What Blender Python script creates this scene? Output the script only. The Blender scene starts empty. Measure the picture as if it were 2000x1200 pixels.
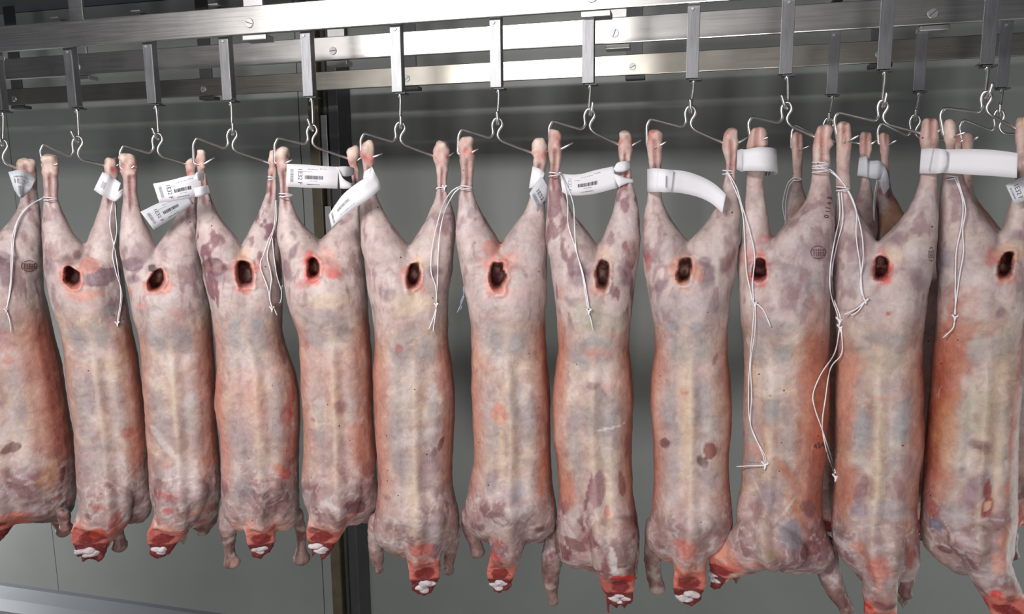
import bpy, bmesh, math, random
import numpy as np
from mathutils import Vector, Matrix
from mathutils.bvhtree import BVHTree

# ------------------------------------------------------------------ camera, light, exposure
FPX = 1405.0
CAM_Z = 2.08                                   # the phone is held overhead; floor is z = 0
def _nrm(v):
    return v / np.linalg.norm(v)
_down = _nrm(np.array([1090. - 1000, 10000. - 600, FPX]))
_right = -_nrm(np.array([-4850. - 1000, 446. - 600, FPX]))
_right = _nrm(_right - _down * (_right @ _down))
_Z = -_down
ROT = np.stack([_right, np.cross(_Z, _right), _Z])
CAM = np.array([0., 0., CAM_Z])

scene = bpy.context.scene
cd = bpy.data.cameras.new('camera'); cam = bpy.data.objects.new('camera', cd)
scene.collection.objects.link(cam)
cd.sensor_width = 36; cd.lens = FPX / 2000 * 36; cd.clip_start = 0.05
m = Matrix.Identity(4)
for r in range(3):
    m[r][0] = ROT[r][0]; m[r][1] = -ROT[r][1]; m[r][2] = -ROT[r][2]; m[r][3] = CAM[r]
cam.matrix_world = m
scene.camera = cam

world = bpy.data.worlds.new('world'); scene.world = world; world.use_nodes = True
world.node_tree.nodes['Background'].inputs[0].default_value = (0.80, 0.86, 1.0, 1)
world.node_tree.nodes['Background'].inputs[1].default_value = 0.17

def area(name, loc, rot, sx, sy, power, col):
    l = bpy.data.lights.new(name, 'AREA'); l.shape = 'RECTANGLE'; l.size = sx; l.size_y = sy
    l.energy = power; l.color = col
    o = bpy.data.objects.new(name, l); scene.collection.objects.link(o)
    o.location = loc; o.rotation_euler = rot
    return o
# fluorescent batten under the ceiling, above and just behind the phone
area('batten_light', (-1.12, -0.12, CAM_Z + 0.78), (math.radians(40), 0, 0), 1.15, 0.14, 50, (1.0, 0.97, 0.96))
area('low_fill_light', (0.05, -2.4, CAM_Z - 1.15), (math.radians(96), 0, 0), 0.45, 0.8, 70, (1.0, 0.99, 0.98))  # added low fill behind the camera, brightens the wall between the carcasses
# added fill lights brightening the lower wall, out of view on both sides
area('wall_fill_right', (2.7, 2.3, CAM_Z - 1.35), (0, math.radians(90), 0), 1.2, 0.7, 20, (0.97, 1.0, 0.97))
area('wall_fill_left', (-4.6, 2.2, CAM_Z - 1.35), (0, math.radians(-90), 0), 1.2, 0.7, 34, (0.96, 0.98, 1.0))

vs = scene.view_settings
vs.view_transform = 'Standard'; vs.look = 'None'; vs.gamma = 1.0; vs.exposure = -0.15
vs.use_curve_mapping = False
scene.cycles.use_denoising = True
scene.cycles.max_bounces = 6

# ------------------------------------------------------------------ helpers
COL = scene.collection
def ray(px, py):
    return ROT @ np.array([px - 1000., py - 600., FPX])
def on_y(px, py, Y):
    v = ray(px, py); return CAM + v * (Y / v[1])
D1, D2, D3, DW = 1.622, 1.975, 2.480, 2.80

def s2l(c):
    c = np.asarray(c, float) / 255.
    return np.where(c <= 0.04045, c / 12.92, ((c + 0.055) / 1.055) ** 2.4)

def tag(o, label=None, cat=None, group=None, kind=None):
    if label: o['label'] = label
    if cat: o['category'] = cat
    if group: o['group'] = group
    if kind: o['kind'] = kind
    return o
def mesh_obj(name, verts, faces, mat, parent=None, smooth=False, loc=None, rz=0):
    me = bpy.data.meshes.new(name)
    me.from_pydata([tuple(map(float, v)) for v in verts], [], [tuple(map(int, f)) for f in faces])
    if smooth: me.shade_smooth()
    me.materials.append(mat)
    o = bpy.data.objects.new(name, me); COL.objects.link(o)
    if parent: o.parent = parent
    if loc is not None: o.location = loc
    o.rotation_euler.z = rz
    return o
def empty(name, loc, rz=0):
    o = bpy.data.objects.new(name, None); COL.objects.link(o); o.location = loc; o.rotation_euler.z = rz
    o.empty_display_size = 0.05
    return o

class MB:
    def __init__(s): s.v = []; s.f = []
    def add(s, v, f):
        k = len(s.v); s.v += [tuple(a) for a in v]; s.f += [tuple(i + k for i in q) for q in f]; return s
    def box(s, x0, x1, y0, y1, z0, z1, bev=0.0):
        bm = bmesh.new(); bmesh.ops.create_cube(bm, size=1)
        for v in bm.verts:
            v.co = Vector(((x0 + x1) / 2 + v.co.x * (x1 - x0), (y0 + y1) / 2 + v.co.y * (y1 - y0), (z0 + z1) / 2 + v.co.z * (z1 - z0)))
        if bev: bmesh.ops.bevel(bm, geom=bm.edges[:], offset=bev, segments=2, affect='EDGES', profile=0.6)
        bm.verts.ensure_lookup_table()
        for i, v in enumerate(bm.verts): v.index = i
        s.add([tuple(v.co) for v in bm.verts], [[v.index for v in f.verts] for f in bm.faces]); bm.free(); return s
    def tube(s, pts, r, n=8, cap=True):
        pts = [Vector(p) for p in pts]
        rr = r if hasattr(r, '__len__') else [r] * len(pts)
        t0 = (pts[1] - pts[0]).normalized(); up = Vector((0, 0, 1)) if abs(t0.z) < .9 else Vector((0, 1, 0))
        a = t0.cross(up).normalized(); V = []; F = []
        for i, p in enumerate(pts):
            t = (pts[min(i + 1, len(pts) - 1)] - pts[max(i - 1, 0)])
            t = t.normalized() if t.length > 1e-9 else t0
            a = (a - t * a.dot(t)).normalized(); b = t.cross(a)
            for k in range(n):
                th = 2 * math.pi * k / n
                V.append(p + (a * math.cos(th) + b * math.sin(th)) * rr[i])
        for i in range(len(pts) - 1):
            for k in range(n):
                k2 = (k + 1) % n
                F.append((i * n + k, i * n + k2, (i + 1) * n + k2, (i + 1) * n + k))
        if cap:
            F.append(tuple(range(n))[::-1]); F.append(tuple((len(pts) - 1) * n + k for k in range(n)))
        s.add(V, F); return s
    def disc(s, c, r, d, n=20, bev=0.0008):
        """a short cylinder along -Y (facing the viewer)"""
        c = Vector(c); V = []; F = []
        rings = [(r, 0), (r, -d + bev), (r - bev, -d)]
        for q, (rad, y) in enumerate(rings):
            for k in range(n):
                th = 2 * math.pi * k / n
                V.append((c.x + rad * math.cos(th), c.y + y, c.z + rad * math.sin(th)))
        for q in range(2):
            for k in range(n):
                k2 = (k + 1) % n; F.append((q * n + k, q * n + k2, (q + 1) * n + k2, (q + 1) * n + k))
        F.append(tuple(2 * n + k for k in range(n))); F.append(tuple(range(n))[::-1])
        s.add(V, F); return s
    def build(s, name, mat, parent=None, smooth=False, loc=None, rz=0):
        return mesh_obj(name, s.v, s.f, mat, parent, smooth, loc, rz)

def smooth_path(pts, step=0.004):
    """Catmull-Rom through points"""
    P = [np.array(p, float) for p in pts]
    P = [2 * P[0] - P[1]] + P + [2 * P[-1] - P[-2]]
    out = []
    for i in range(1, len(P) - 2):
        L = np.linalg.norm(P[i + 1] - P[i]); n = max(2, int(L / step))
        for k in range(n):
            t = k / n
            out.append(0.5 * ((2 * P[i]) + (-P[i - 1] + P[i + 1]) * t + (2 * P[i - 1] - 5 * P[i] + 4 * P[i + 1] - P[i + 2]) * t * t
                              + (-P[i - 1] + 3 * P[i] - 3 * P[i + 1] + P[i + 2]) * t ** 3))
    out.append(P[-2])
    return out
def round_path(pts, rad):
    """polyline with rounded bends, like bent wire"""
    P = [np.array(p, float) for p in pts]; out = [P[0]]
    for i in range(1, len(P) - 1):
        a = P[i - 1] - P[i]; b = P[i + 1] - P[i]; la, lb = np.linalg.norm(a), np.linalg.norm(b)
        r = min(rad, la * .48, lb * .48); A = P[i] + a / la * r; B = P[i] + b / lb * r
        for t in np.linspace(0, 1, 7): out.append((1 - t) ** 2 * A + 2 * t * (1 - t) * P[i] + t * t * B)
    out.append(P[-1]); return out

# ------------------------------------------------------------------ materials
def new_mat(name):
    m = bpy.data.materials.new(name); m.use_nodes = True
    nt = m.node_tree; return m, nt, nt.nodes['Principled BSDF']
def nd(nt, t, **kw):
    n = nt.nodes.new(t)
    for k, v in kw.items(): setattr(n, k, v)
    return n
def lin(c): return tuple(float(a) for a in s2l(c)) + (1,)
def ramp(nt, fac, stops):
    r = nd(nt, 'ShaderNodeValToRGB'); el = r.color_ramp.elements
    while len(el) < len(stops): el.new(0.5)
    for e, (p, c) in zip(el, stops): e.position = p; e.color = c if len(c) == 4 else c + (1,)
    nt.links.new(fac, r.inputs[0]); return r

def steel(name, base, rough, brush=(1, 60, 60), bump=0.15, dirt=0.0, metallic=1.0):
    m, nt, b = new_mat(name)
    tc = nd(nt, 'ShaderNodeTexCoord'); mp = nd(nt, 'ShaderNodeMapping'); mp.inputs['Scale'].default_value = brush
    nz = nd(nt, 'ShaderNodeTexNoise'); nz.inputs['Scale'].default_value = 6; nz.inputs['Detail'].default_value = 6
    nt.links.new(tc.outputs['Object'], mp.inputs[0]); nt.links.new(mp.outputs[0], nz.inputs[0])
    n2 = nd(nt, 'ShaderNodeTexNoise'); n2.inputs['Scale'].default_value = 9; n2.inputs['Detail'].default_value = 5
    nt.links.new(tc.outputs['Object'], n2.inputs[0])
    c0 = tuple(a * (0.82 - dirt) for a in base); c1 = tuple(min(1, a * 1.08) for a in base)
    r = ramp(nt, n2.outputs[0], [(0.3, c0), (0.7, c1)])
    nt.links.new(r.outputs[0], b.inputs['Base Color'])
    rr = nd(nt, 'ShaderNodeMapRange'); rr.inputs[3].default_value = rough - .06; rr.inputs[4].default_value = rough + .1
    nt.links.new(nz.outputs[0], rr.inputs[0]); nt.links.new(rr.outputs[0], b.inputs['Roughness'])
    bp = nd(nt, 'ShaderNodeBump'); bp.inputs['Strength'].default_value = bump; bp.inputs['Distance'].default_value = 0.0006
    nt.links.new(nz.outputs[0], bp.inputs['Height']); nt.links.new(bp.outputs[0], b.inputs['Normal'])
    b.inputs['Metallic'].default_value = metallic
    return m
M_RAIL = steel('brushed_steel', (0.66, 0.64, 0.62), 0.30)
M_RAIL2 = steel('brushed_steel_dull', (0.46, 0.43, 0.38), 0.32)
M_STRAP = steel('worn_steel', (0.27, 0.27, 0.28), 0.46, (20, 20, 3), 0.5)
M_WIRE = steel('wire_steel', (0.74, 0.72, 0.71), 0.36, (10, 10, 10), 0.1)
M_DARK = steel('dark_steel', (0.10, 0.10, 0.105), 0.5, (8, 8, 8), 0.2, metallic=0.6)
M_BRACK = steel('bracket_steel', (0.55, 0.54, 0.54), 0.45, (6, 6, 30), 0.2)

def painted(name, c, rough=0.5, var=0.06, scale=3, bump=0.05):
    m, nt, b = new_mat(name)
    tc = nd(nt, 'ShaderNodeTexCoord'); nz = nd(nt, 'ShaderNodeTexNoise'); nz.inputs['Scale'].default_value = scale
    nz.inputs['Detail'].default_value = 8; nt.links.new(tc.outputs['Object'], nz.inputs[0])
    l = s2l(c); r = ramp(nt, nz.outputs[0], [(0.3, tuple(l * (1 - var))), (0.7, tuple(l * (1 + var)))])
    nt.links.new(r.outputs[0], b.inputs['Base Color']); b.inputs['Roughness'].default_value = rough
    n2 = nd(nt, 'ShaderNodeTexNoise'); n2.inputs['Scale'].default_value = scale * 30
    nt.links.new(tc.outputs['Object'], n2.inputs[0])
    bp = nd(nt, 'ShaderNodeBump'); bp.inputs['Strength'].default_value = bump; bp.inputs['Distance'].default_value = 0.002
    nt.links.new(n2.outputs[0], bp.inputs['Height']); nt.links.new(bp.outputs[0], b.inputs['Normal'])
    return m
M_WALL = painted('wall_panel_paint', (146, 150, 146), 0.45)
M_SEAM = painted('wall_joint_grey', (92, 98, 96), 0.7)
M_KERB = painted('kerb_plastic', (128, 132, 138), 0.35)
M_FLOOR = painted('floor_resin', (96, 88, 80), 0.45, 0.12)
M_CEIL = painted('ceiling_panel_dark', (62, 64, 72), 0.6)
M_BEAM = painted('beam_dark', (34, 34, 40), 0.5)
M_COL1 = painted('column_brown', (92, 84, 66), 0.45, 0.25, 14)
M_COL2 = painted('column_olive', (84, 86, 78), 0.4, 0.2, 14)
M_PAPER = painted('tag_paper', (232, 230, 234), 0.55, 0.02, 20, 0.02)
M_PAPER_G = painted('tag_paper_grey', (206, 208, 214), 0.5, 0.04, 20, 0.02)  # slightly darker, greyer paper for some of the tags
M_INK = painted('print_ink', (38, 36, 44), 0.6)
M_INK_L = painted('print_ink_faint', (140, 138, 146), 0.6)
M_STAMP = painted('stamp_ink_brown', (104, 60, 58), 0.6)
M_STR = painted('string_white', (238, 236, 240), 0.6, 0.03, 60, 0.2)
M_STR_P = painted('string_pinkish', (222, 176, 170), 0.5, 0.15, 60, 0.2)
M_STR_B = painted('string_bluish', (150, 160, 182), 0.6, 0.1, 60, 0.2)
M_YEL = painted('tag_yellow', (226, 196, 60), 0.5)

def flesh():
    m, nt, b = new_mat('carcass_flesh')
    at = nd(nt, 'ShaderNodeVertexColor'); at.layer_name = 'tint'
    tc = nd(nt, 'ShaderNodeTexCoord'); oi = nd(nt, 'ShaderNodeObjectInfo')
    ad = nd(nt, 'ShaderNodeVectorMath', operation='ADD')
    nt.links.new(tc.outputs['Object'], ad.inputs[0]); nt.links.new(oi.outputs['Location'], ad.inputs[1])
    n1 = nd(nt, 'ShaderNodeTexNoise'); n1.inputs['Scale'].default_value = 38; n1.inputs['Detail'].default_value = 8
    n1.inputs['Roughness'].default_value = 0.65; n1.inputs['Distortion'].default_value = 0.8
    nt.links.new(ad.outputs[0], n1.inputs[0])
    r1 = ramp(nt, n1.outputs[0], [(0.28, (0.70, 0.62, 0.60)), (0.5, (1, 1, 1)), (0.75, (1.22, 1.20, 1.16))])
    mx = nd(nt, 'ShaderNodeMix', data_type='RGBA', blend_type='MULTIPLY'); mx.inputs[0].default_value = 0.75
    nt.links.new(at.outputs[0], mx.inputs[6]); nt.links.new(r1.outputs[0], mx.inputs[7])
    # fine pale fibres of membrane running mostly along the body
    mp = nd(nt, 'ShaderNodeMapping'); mp.inputs['Scale'].default_value = (1, 1, 0.3)
    nt.links.new(ad.outputs[0], mp.inputs[0])
    n2 = nd(nt, 'ShaderNodeTexNoise'); n2.inputs['Scale'].default_value = 120; n2.inputs['Detail'].default_value = 4; n2.inputs['Distortion'].default_value = 2
    nt.links.new(mp.outputs[0], n2.inputs[0])
    r2 = ramp(nt, n2.outputs[0], [(0.58, (0, 0, 0)), (0.72, (1, 1, 1))])
    m2 = nd(nt, 'ShaderNodeMix', data_type='RGBA'); 
    sc = nd(nt, 'ShaderNodeMath', operation='MULTIPLY'); sc.inputs[1].default_value = 0.17
    nt.links.new(r2.outputs[0], sc.inputs[0]); nt.links.new(sc.outputs[0], m2.inputs[0])
    nt.links.new(mx.outputs[2], m2.inputs[6]); m2.inputs[7].default_value = lin((226, 205, 196))
    # small dark specks
    vo = nd(nt, 'ShaderNodeTexVoronoi'); vo.inputs['Scale'].default_value = 42
    nt.links.new(ad.outputs[0], vo.inputs[0])
    r3 = ramp(nt, vo.outputs['Distance'], [(0.06, (1, 1, 1)), (0.10, (0, 0, 0))])
    gt = nd(nt, 'ShaderNodeMath', operation='GREATER_THAN'); gt.inputs[1].default_value = 0.86
    sx = nd(nt, 'ShaderNodeSeparateColor'); nt.links.new(vo.outputs['Color'], sx.inputs[0]); nt.links.new(sx.outputs[0], gt.inputs[0])
    ml = nd(nt, 'ShaderNodeMath', operation='MULTIPLY'); nt.links.new(r3.outputs[0], ml.inputs[0]); nt.links.new(gt.outputs[0], ml.inputs[1])
    m3 = nd(nt, 'ShaderNodeMix', data_type='RGBA'); nt.links.new(ml.outputs[0], m3.inputs[0])
    nt.links.new(m2.outputs[2], m3.inputs[6]); m3.inputs[7].default_value = lin((92, 36, 36))
    nt.links.new(m3.outputs[2], b.inputs['Base Color'])
    rr = nd(nt, 'ShaderNodeMapRange'); rr.inputs[3].default_value = 0.34; rr.inputs[4].default_value = 0.62
    nt.links.new(n1.outputs[0], rr.inputs[0]); nt.links.new(rr.outputs[0], b.inputs['Roughness'])
    b.inputs['Specular IOR Level'].default_value = 0.42
    b1 = nd(nt, 'ShaderNodeBump'); b1.inputs['Strength'].default_value = 0.55; b1.inputs['Distance'].default_value = 0.0022
    nt.links.new(n1.outputs[0], b1.inputs['Height'])
    b2 = nd(nt, 'ShaderNodeBump'); b2.inputs['Strength'].default_value = 0.35; b2.inputs['Distance'].default_value = 0.0012
    nt.links.new(n2.outputs[0], b2.inputs['Height']); nt.links.new(b1.outputs[0], b2.inputs['Normal'])
    nt.links.new(b2.outputs[0], b.inputs['Normal'])
    b.inputs['Subsurface Weight'].default_value = 0.0
    return m
M_FLESH = flesh()
def bone_mat():
    m = painted('bone_white', (206, 194, 196), 0.3, 0.22, 60, 0.4); return m
M_BONE = bone_mat()
def membrane():
    m, nt, b = new_mat('wet_membrane')
    tc = nd(nt, 'ShaderNodeTexCoord'); nz = nd(nt, 'ShaderNodeTexNoise'); nz.inputs['Scale'].default_value = 40
    nt.links.new(tc.outputs['Object'], nz.inputs[0])
    r = ramp(nt, nz.outputs[0], [(0.35, tuple(s2l((120, 108, 92)))), (0.65, tuple(s2l((176, 156, 140))))])
    nt.links.new(r.outputs[0], b.inputs['Base Color']); b.inputs['Roughness'].default_value = 0.3
    b.inputs['Alpha'].default_value = 0.75
    return m
M_MEMB = membrane()

# ------------------------------------------------------------------ the room
ZC = CAM_Z + 0.86
X0, X1 = -5.6, 3.4
def structure(o): return tag(o, kind='structure')
zk = on_y(80, 1155, DW - 0.02)[2]
wb = structure(MB().box(X0, X1, DW + 0.012, DW + 0.10, 0, ZC).build('wall_back', M_SEAM))
seams = [X0]
sx = [on_y(100, 1020, DW)[0], on_y(583, 210, DW)[0]]
w_p = sx[1] - sx[0]
seams += [sx[0] - w_p, sx[0], sx[1], sx[1] + 4 * w_p] if sx[1] + 4 * w_p < X1 - .3 else [sx[0] - w_p, sx[0], sx[1]]
seams.append(X1)
for a, b_ in zip(seams[:-1], seams[1:]):
    MB().box(a + 0.002, b_ - 0.002, DW, DW + 0.014, zk + 0.001, ZC - 0.002, 0.0015).build('wall_panel', M_WALL, wb)
structure(MB().box(X0, X1, -4.2, DW + 0.10, -0.08, 0).build('floor', M_FLOOR))
structure(MB().box(X0, X1, -4.2, DW + 0.10, ZC, ZC + 0.08).build('ceiling', M_CEIL))
kb = MB(); N = 8
prof = [(DW, 0.0)] + [(DW - 0.10 + 0.0, 0.0), (DW - 0.10, 0.02), (DW - 0.055, zk - 0.05), (DW - 0.03, zk - 0.012), (DW - 0.022, zk), (DW, zk + 0.004)]
V = [(x, y, z) for x in (X0, X1) for (y, z) in prof]; n = len(prof)
F = [(i, (i + 1) % n, n + (i + 1) % n, n + i) for i in range(n)] + [tuple(range(n))[::-1], tuple(range(n, 2 * n))]
structure(mesh_obj('baseboard_back', V, F, M_KERB))

# steel column standing against the back wall: flange, bright conduit, dark channel
cx = on_y(686, 1200, DW - 0.08)[0]
YC = DW - 0.10
col = empty('steel_column', (cx, YC, 0))
tag(col, 'dark steel column rising behind the rails in front of the grey wall', 'column')
MB().box(-0.062, -0.018, -0.03, 0.09, 0, ZC, 0.003).build('flange', M_COL1, col)
MB().box(-0.018, 0.020, 0.02, 0.09, 0, ZC, 0.002).build('web', M_COL2, col)
MB().box(0.020, 0.062, -0.02, 0.09, 0, ZC, 0.003).build('channel', M_DARK, col)
MB().tube([(0.0, 0.0, 0.0), (0.0, 0.0, ZC)], 0.010, 10).build('conduit', M_COL2, col, True)
for z0, z1 in ((1.95, 2.06), (2.17, 2.42)):
    MB().box(-0.014, 0.013, -0.022, -0.008, z0, z1, 0.002).build('cover_strip', M_BRACK, col)

# ------------------------------------------------------------------ rails and their brackets
ZB = CAM_Z + 0.4025; ZT = ZB + 0.0655
rail_info = [('front rail', D1, M_RAIL), ('middle rail', D2, M_RAIL), ('rear rail', D3, M_RAIL2)]
SUP = [[-1.86, -1.036, -0.2065, 0.60], [-1.885, -0.998, -0.193, 0.558], [-2.69, -1.80, -0.973, -0.183, 0.56]]
lab_r = ['thick brushed steel rail nearest the viewer, top of picture', 'brushed steel rail just behind the front rail', 'duller brushed steel rail nearest the back wall']
for k, (nm, D, mt) in enumerate(rail_info):
    o = MB().box(-3.4, 1.6, D, D + 0.012, ZB, ZT, 0.0022).build('overhead_rail', mt)
    tag(o, lab_r[k], 'rail', 'overhead meat rails')
    for q, X in enumerate(SUP[k]):
        br = empty('rail_bracket', (X, D + 0.012, ZB))
        place = ['far left', 'left of centre', 'right of centre', 'far right'] if len(SUP[k]) == 4 else ['leftmost', 'second from left', 'left of centre', 'right of centre', 'rightmost']
        tag(br, 'steel bracket holding the %s from the ceiling, %s on it' % (nm, place[q]), 'bracket', 'rail brackets')
        um = M_BRACK if k < 2 else M_DARK
        MB().box(-0.026, 0.026, 0.0, 0.008, 0.0, ZC - ZB, 0.001).build('upright', um, br)
        MB().box(-0.028, 0.036, -0.010, 0.030, -0.0135, -0.001, 0.002).build('foot_plate', M_BRACK if k < 2 else M_DARK, br)
        sz = 0.0255
        s = MB().disc((-0.004, -0.0115, sz), 0.0112, 0.0035).build('screw', M_BRACK, br, False)
        a = [25, -20, 5, 70, 40][(q + k) % 5]
        sl = MB().box(-0.0095, 0.0095, -0.0003, 0.0003, -0.0009, 0.0009).build('slot', M_DARK, s)
        sl.location = (-0.004, -0.0153, sz); sl.rotation_euler.y = -math.radians(a)
# ceiling cross beam seen above the rails at the left
for xb, yb in ((-2.2, 0.5),):
    tag(MB().box(-3.2, 1.6, 2.05, 2.30, ZC - 0.13, ZC - 0.001, 0.004).build('ceiling_beam', M_BEAM), 'dark beam under the ceiling running above the rails', 'beam')

# ------------------------------------------------------------------ noise on arrays
def hash3(i, seed):
    h = (i[:, 0] * 374761393 + i[:, 1] * 668265263 + i[:, 2] * 2147483647 + seed * 974634777) & 0xFFFFFFFF
    h = ((h ^ (h >> 13)) * 1274126177) & 0xFFFFFFFF
    h = ((h ^ (h >> 16)) * 2246822519) & 0xFFFFFFFF
    return ((h ^ (h >> 15)) & 0xFFFFFF) / float(0xFFFFFF)
def vnoise(P, scale, seed):
    Q = P * scale + 57.3; I = np.floor(Q).astype(np.int64); f = Q - I; f = f * f * (3 - 2 * f)
    out = np.zeros(len(P))
    for dx in (0, 1):
        for dy in (0, 1):
            for dz in (0, 1):
                w = (f[:, 0] if dx else 1 - f[:, 0]) * (f[:, 1] if dy else 1 - f[:, 1]) * (f[:, 2] if dz else 1 - f[:, 2])
                out += w * hash3(I + np.array([dx, dy, dz]), seed)
    return out * 2 - 1
def fbm(P, scale, seed, octv=3):
    o = 0; a = 1; t = 0
    for k in range(octv): o = o + a * vnoise(P, scale * 2.03 ** k, seed + k * 17); t += a; a *= 0.5
    return o / t
def sstep(a, b, x):
    t = np.clip((x - a) / (b - a), 0, 1); return t * t * (3 - 2 * t)

# ------------------------------------------------------------------ local frames of the hanging things
class Frame:
    """upright frame at a hanger's loop, turned to the room side the viewer stands on"""
    def __init__(s, loop, D):
        s.G = on_y(loop[0], loop[1], D); s.px = loop[0]
        h = (s.G - CAM) * np.array([1, 1, 0]); s.ey = h / np.linalg.norm(h)
        s.ez = np.array([0, 0, 1.]); s.ex = np.cross(s.ey, s.ez)
        s.rz = math.atan2(s.ex[1], s.ex[0])
    def w(s, px, py, off=0.0):
        v = ray(px, py); t = ((s.G + s.ey * off - CAM) @ s.ey) / (v @ s.ey); return CAM + v * t
    def l(s, px, py, off=0.0):
        return s.loc(s.w(px, py, off))
    def loc(s, p):
        d = np.asarray(p) - s.G; return np.array([d @ s.ex, d @ s.ey, d @ s.ez])
    def world(s, q):
        q = np.asarray(q); return s.G + q[0] * s.ex + q[1] * s.ey + q[2] * s.ez
    def scale(s):
        return np.linalg.norm(s.w(s.px + 5, 600) - s.w(s.px - 5, 600)) / 10

NS = 28
def loft(mb, st, expo=2.0, cap=('round', 'round')):
    """st: list of (L3, R3, depth_front, depth_back, shear) in local metres, already centred in y by L3/R3"""
    rings = []
    def ring(L, R, df, db, sh, k=1.0, dz=None):
        C = (L + R) / 2; W = (R - L) / 2 * k; out = []
        for j in range(NS):
            th = 2 * math.pi * j / NS; c, s_ = math.cos(th), math.sin(th)
            cc = math.copysign(abs(c) ** (2 / expo), c); ss = math.copysign(abs(s_) ** (2 / expo), s_)
            dep = (df if s_ > 0 else db) * k
            p = C + W * cc + np.array([0, -1, 0]) * dep * ss
            p = p + np.array([0, 0, 1.]) * sh * ss
            if dz is not None: p = p + dz
            out.append(p)
        return out
    def axis(a, b):
        d = (a[0] + a[1]) / 2 - (b[0] + b[1]) / 2; n_ = np.linalg.norm(d); return d / n_ if n_ > 0 else np.array([0, 0, 1.])
    s0, s1 = st[0], st[-1]
    if cap[0] == 'blunt':
        ax = axis(st[0], st[1]); h = np.linalg.norm(s0[1] - s0[0]) / 2 * 0.45
        for t in (75, 45, 20): rings.append(ring(*s0, k=math.cos(math.radians(t)) ** .7, dz=ax * h * math.sin(math.radians(t))))
    if cap[0] == 'round':
        ax = axis(st[0], st[1]); h = np.linalg.norm(s0[1] - s0[0]) / 2 * 0.75
        for t in (85, 65, 45, 22): rings.append(ring(*s0, k=math.cos(math.radians(t)), dz=ax * h * math.sin(math.radians(t))))
    for s_ in st: rings.append(ring(*s_))
    if cap[1] == 'round':
        ax = axis(st[-1], st[-2]); h = np.linalg.norm(s1[1] - s1[0]) / 2 * 0.75
        for t in (22, 45, 65, 85): rings.append(ring(*s1, k=math.cos(math.radians(t)), dz=ax * h * math.sin(math.radians(t))))
    V = [p for r in rings for p in r]; F = []; n = NS
    for i in range(len(rings) - 1):
        for k in range(n):
            k2 = (k + 1) % n; F.append((i * n + k, i * n + k2, (i + 1) * n + k2, (i + 1) * n + k))
    V.append(sum(rings[0]) / n); V.append(sum(rings[-1]) / n); c0, c1 = len(V) - 2, len(V) - 1; b = (len(rings) - 1) * n
    for k in range(n):
        k2 = (k + 1) % n; F.append((k2, k, c0)); F.append((b + k, b + k2, c1))
    mb.add(V, F)

def dense(rows, step=7.0, sm=1.6):
    """rows (y, a, b, ...) -> densely interpolated and slightly smoothed"""
    A = np.array(rows, float); n = max(3, int(abs(A[-1, 0] - A[0, 0]) / step)); t = np.linspace(A[0, 0], A[-1, 0], n)
    out = [np.interp(t, A[:, 0], A[:, k]) for k in range(1, A.shape[1])]
    r = int(3 * sm); ker = np.exp(-np.arange(-r, r + 1) ** 2 / (2 * sm * sm)); ker /= ker.sum()
    res = [t]
    for o in out:
        p = np.concatenate([2 * o[0] - o[1:r + 1][::-1], o, 2 * o[-1] - o[-r - 1:-1][::-1]]) if n > r + 1 else None
        res.append(np.convolve(p, ker, 'valid') if p is not None else o)
    return np.stack(res, 1)

# ------------------------------------------------------------------ carcass builder
PAL = dict(G=(172, 158, 160), B=(146, 146, 150), C=(214, 192, 166), P=(206, 142, 130), R=(180, 58, 52), D=(98, 50, 56),
           O=(188, 112, 86), M=(140, 88, 86), W=(214, 202, 200), S=(208, 136, 114), K=(54, 34, 34), Y=(176, 172, 150), V=(112, 82, 96), T=(60, 104, 116))
PAL = {k: s2l(v) for k, v in PAL.items()}
BVHS = []                                       # (bvh in world space, spec index) for draping strings and ink

def mixc(C, col, mk):
    return C * (1 - mk[:, None]) + np.asarray(col)[None, :] * mk[:, None]

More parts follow.
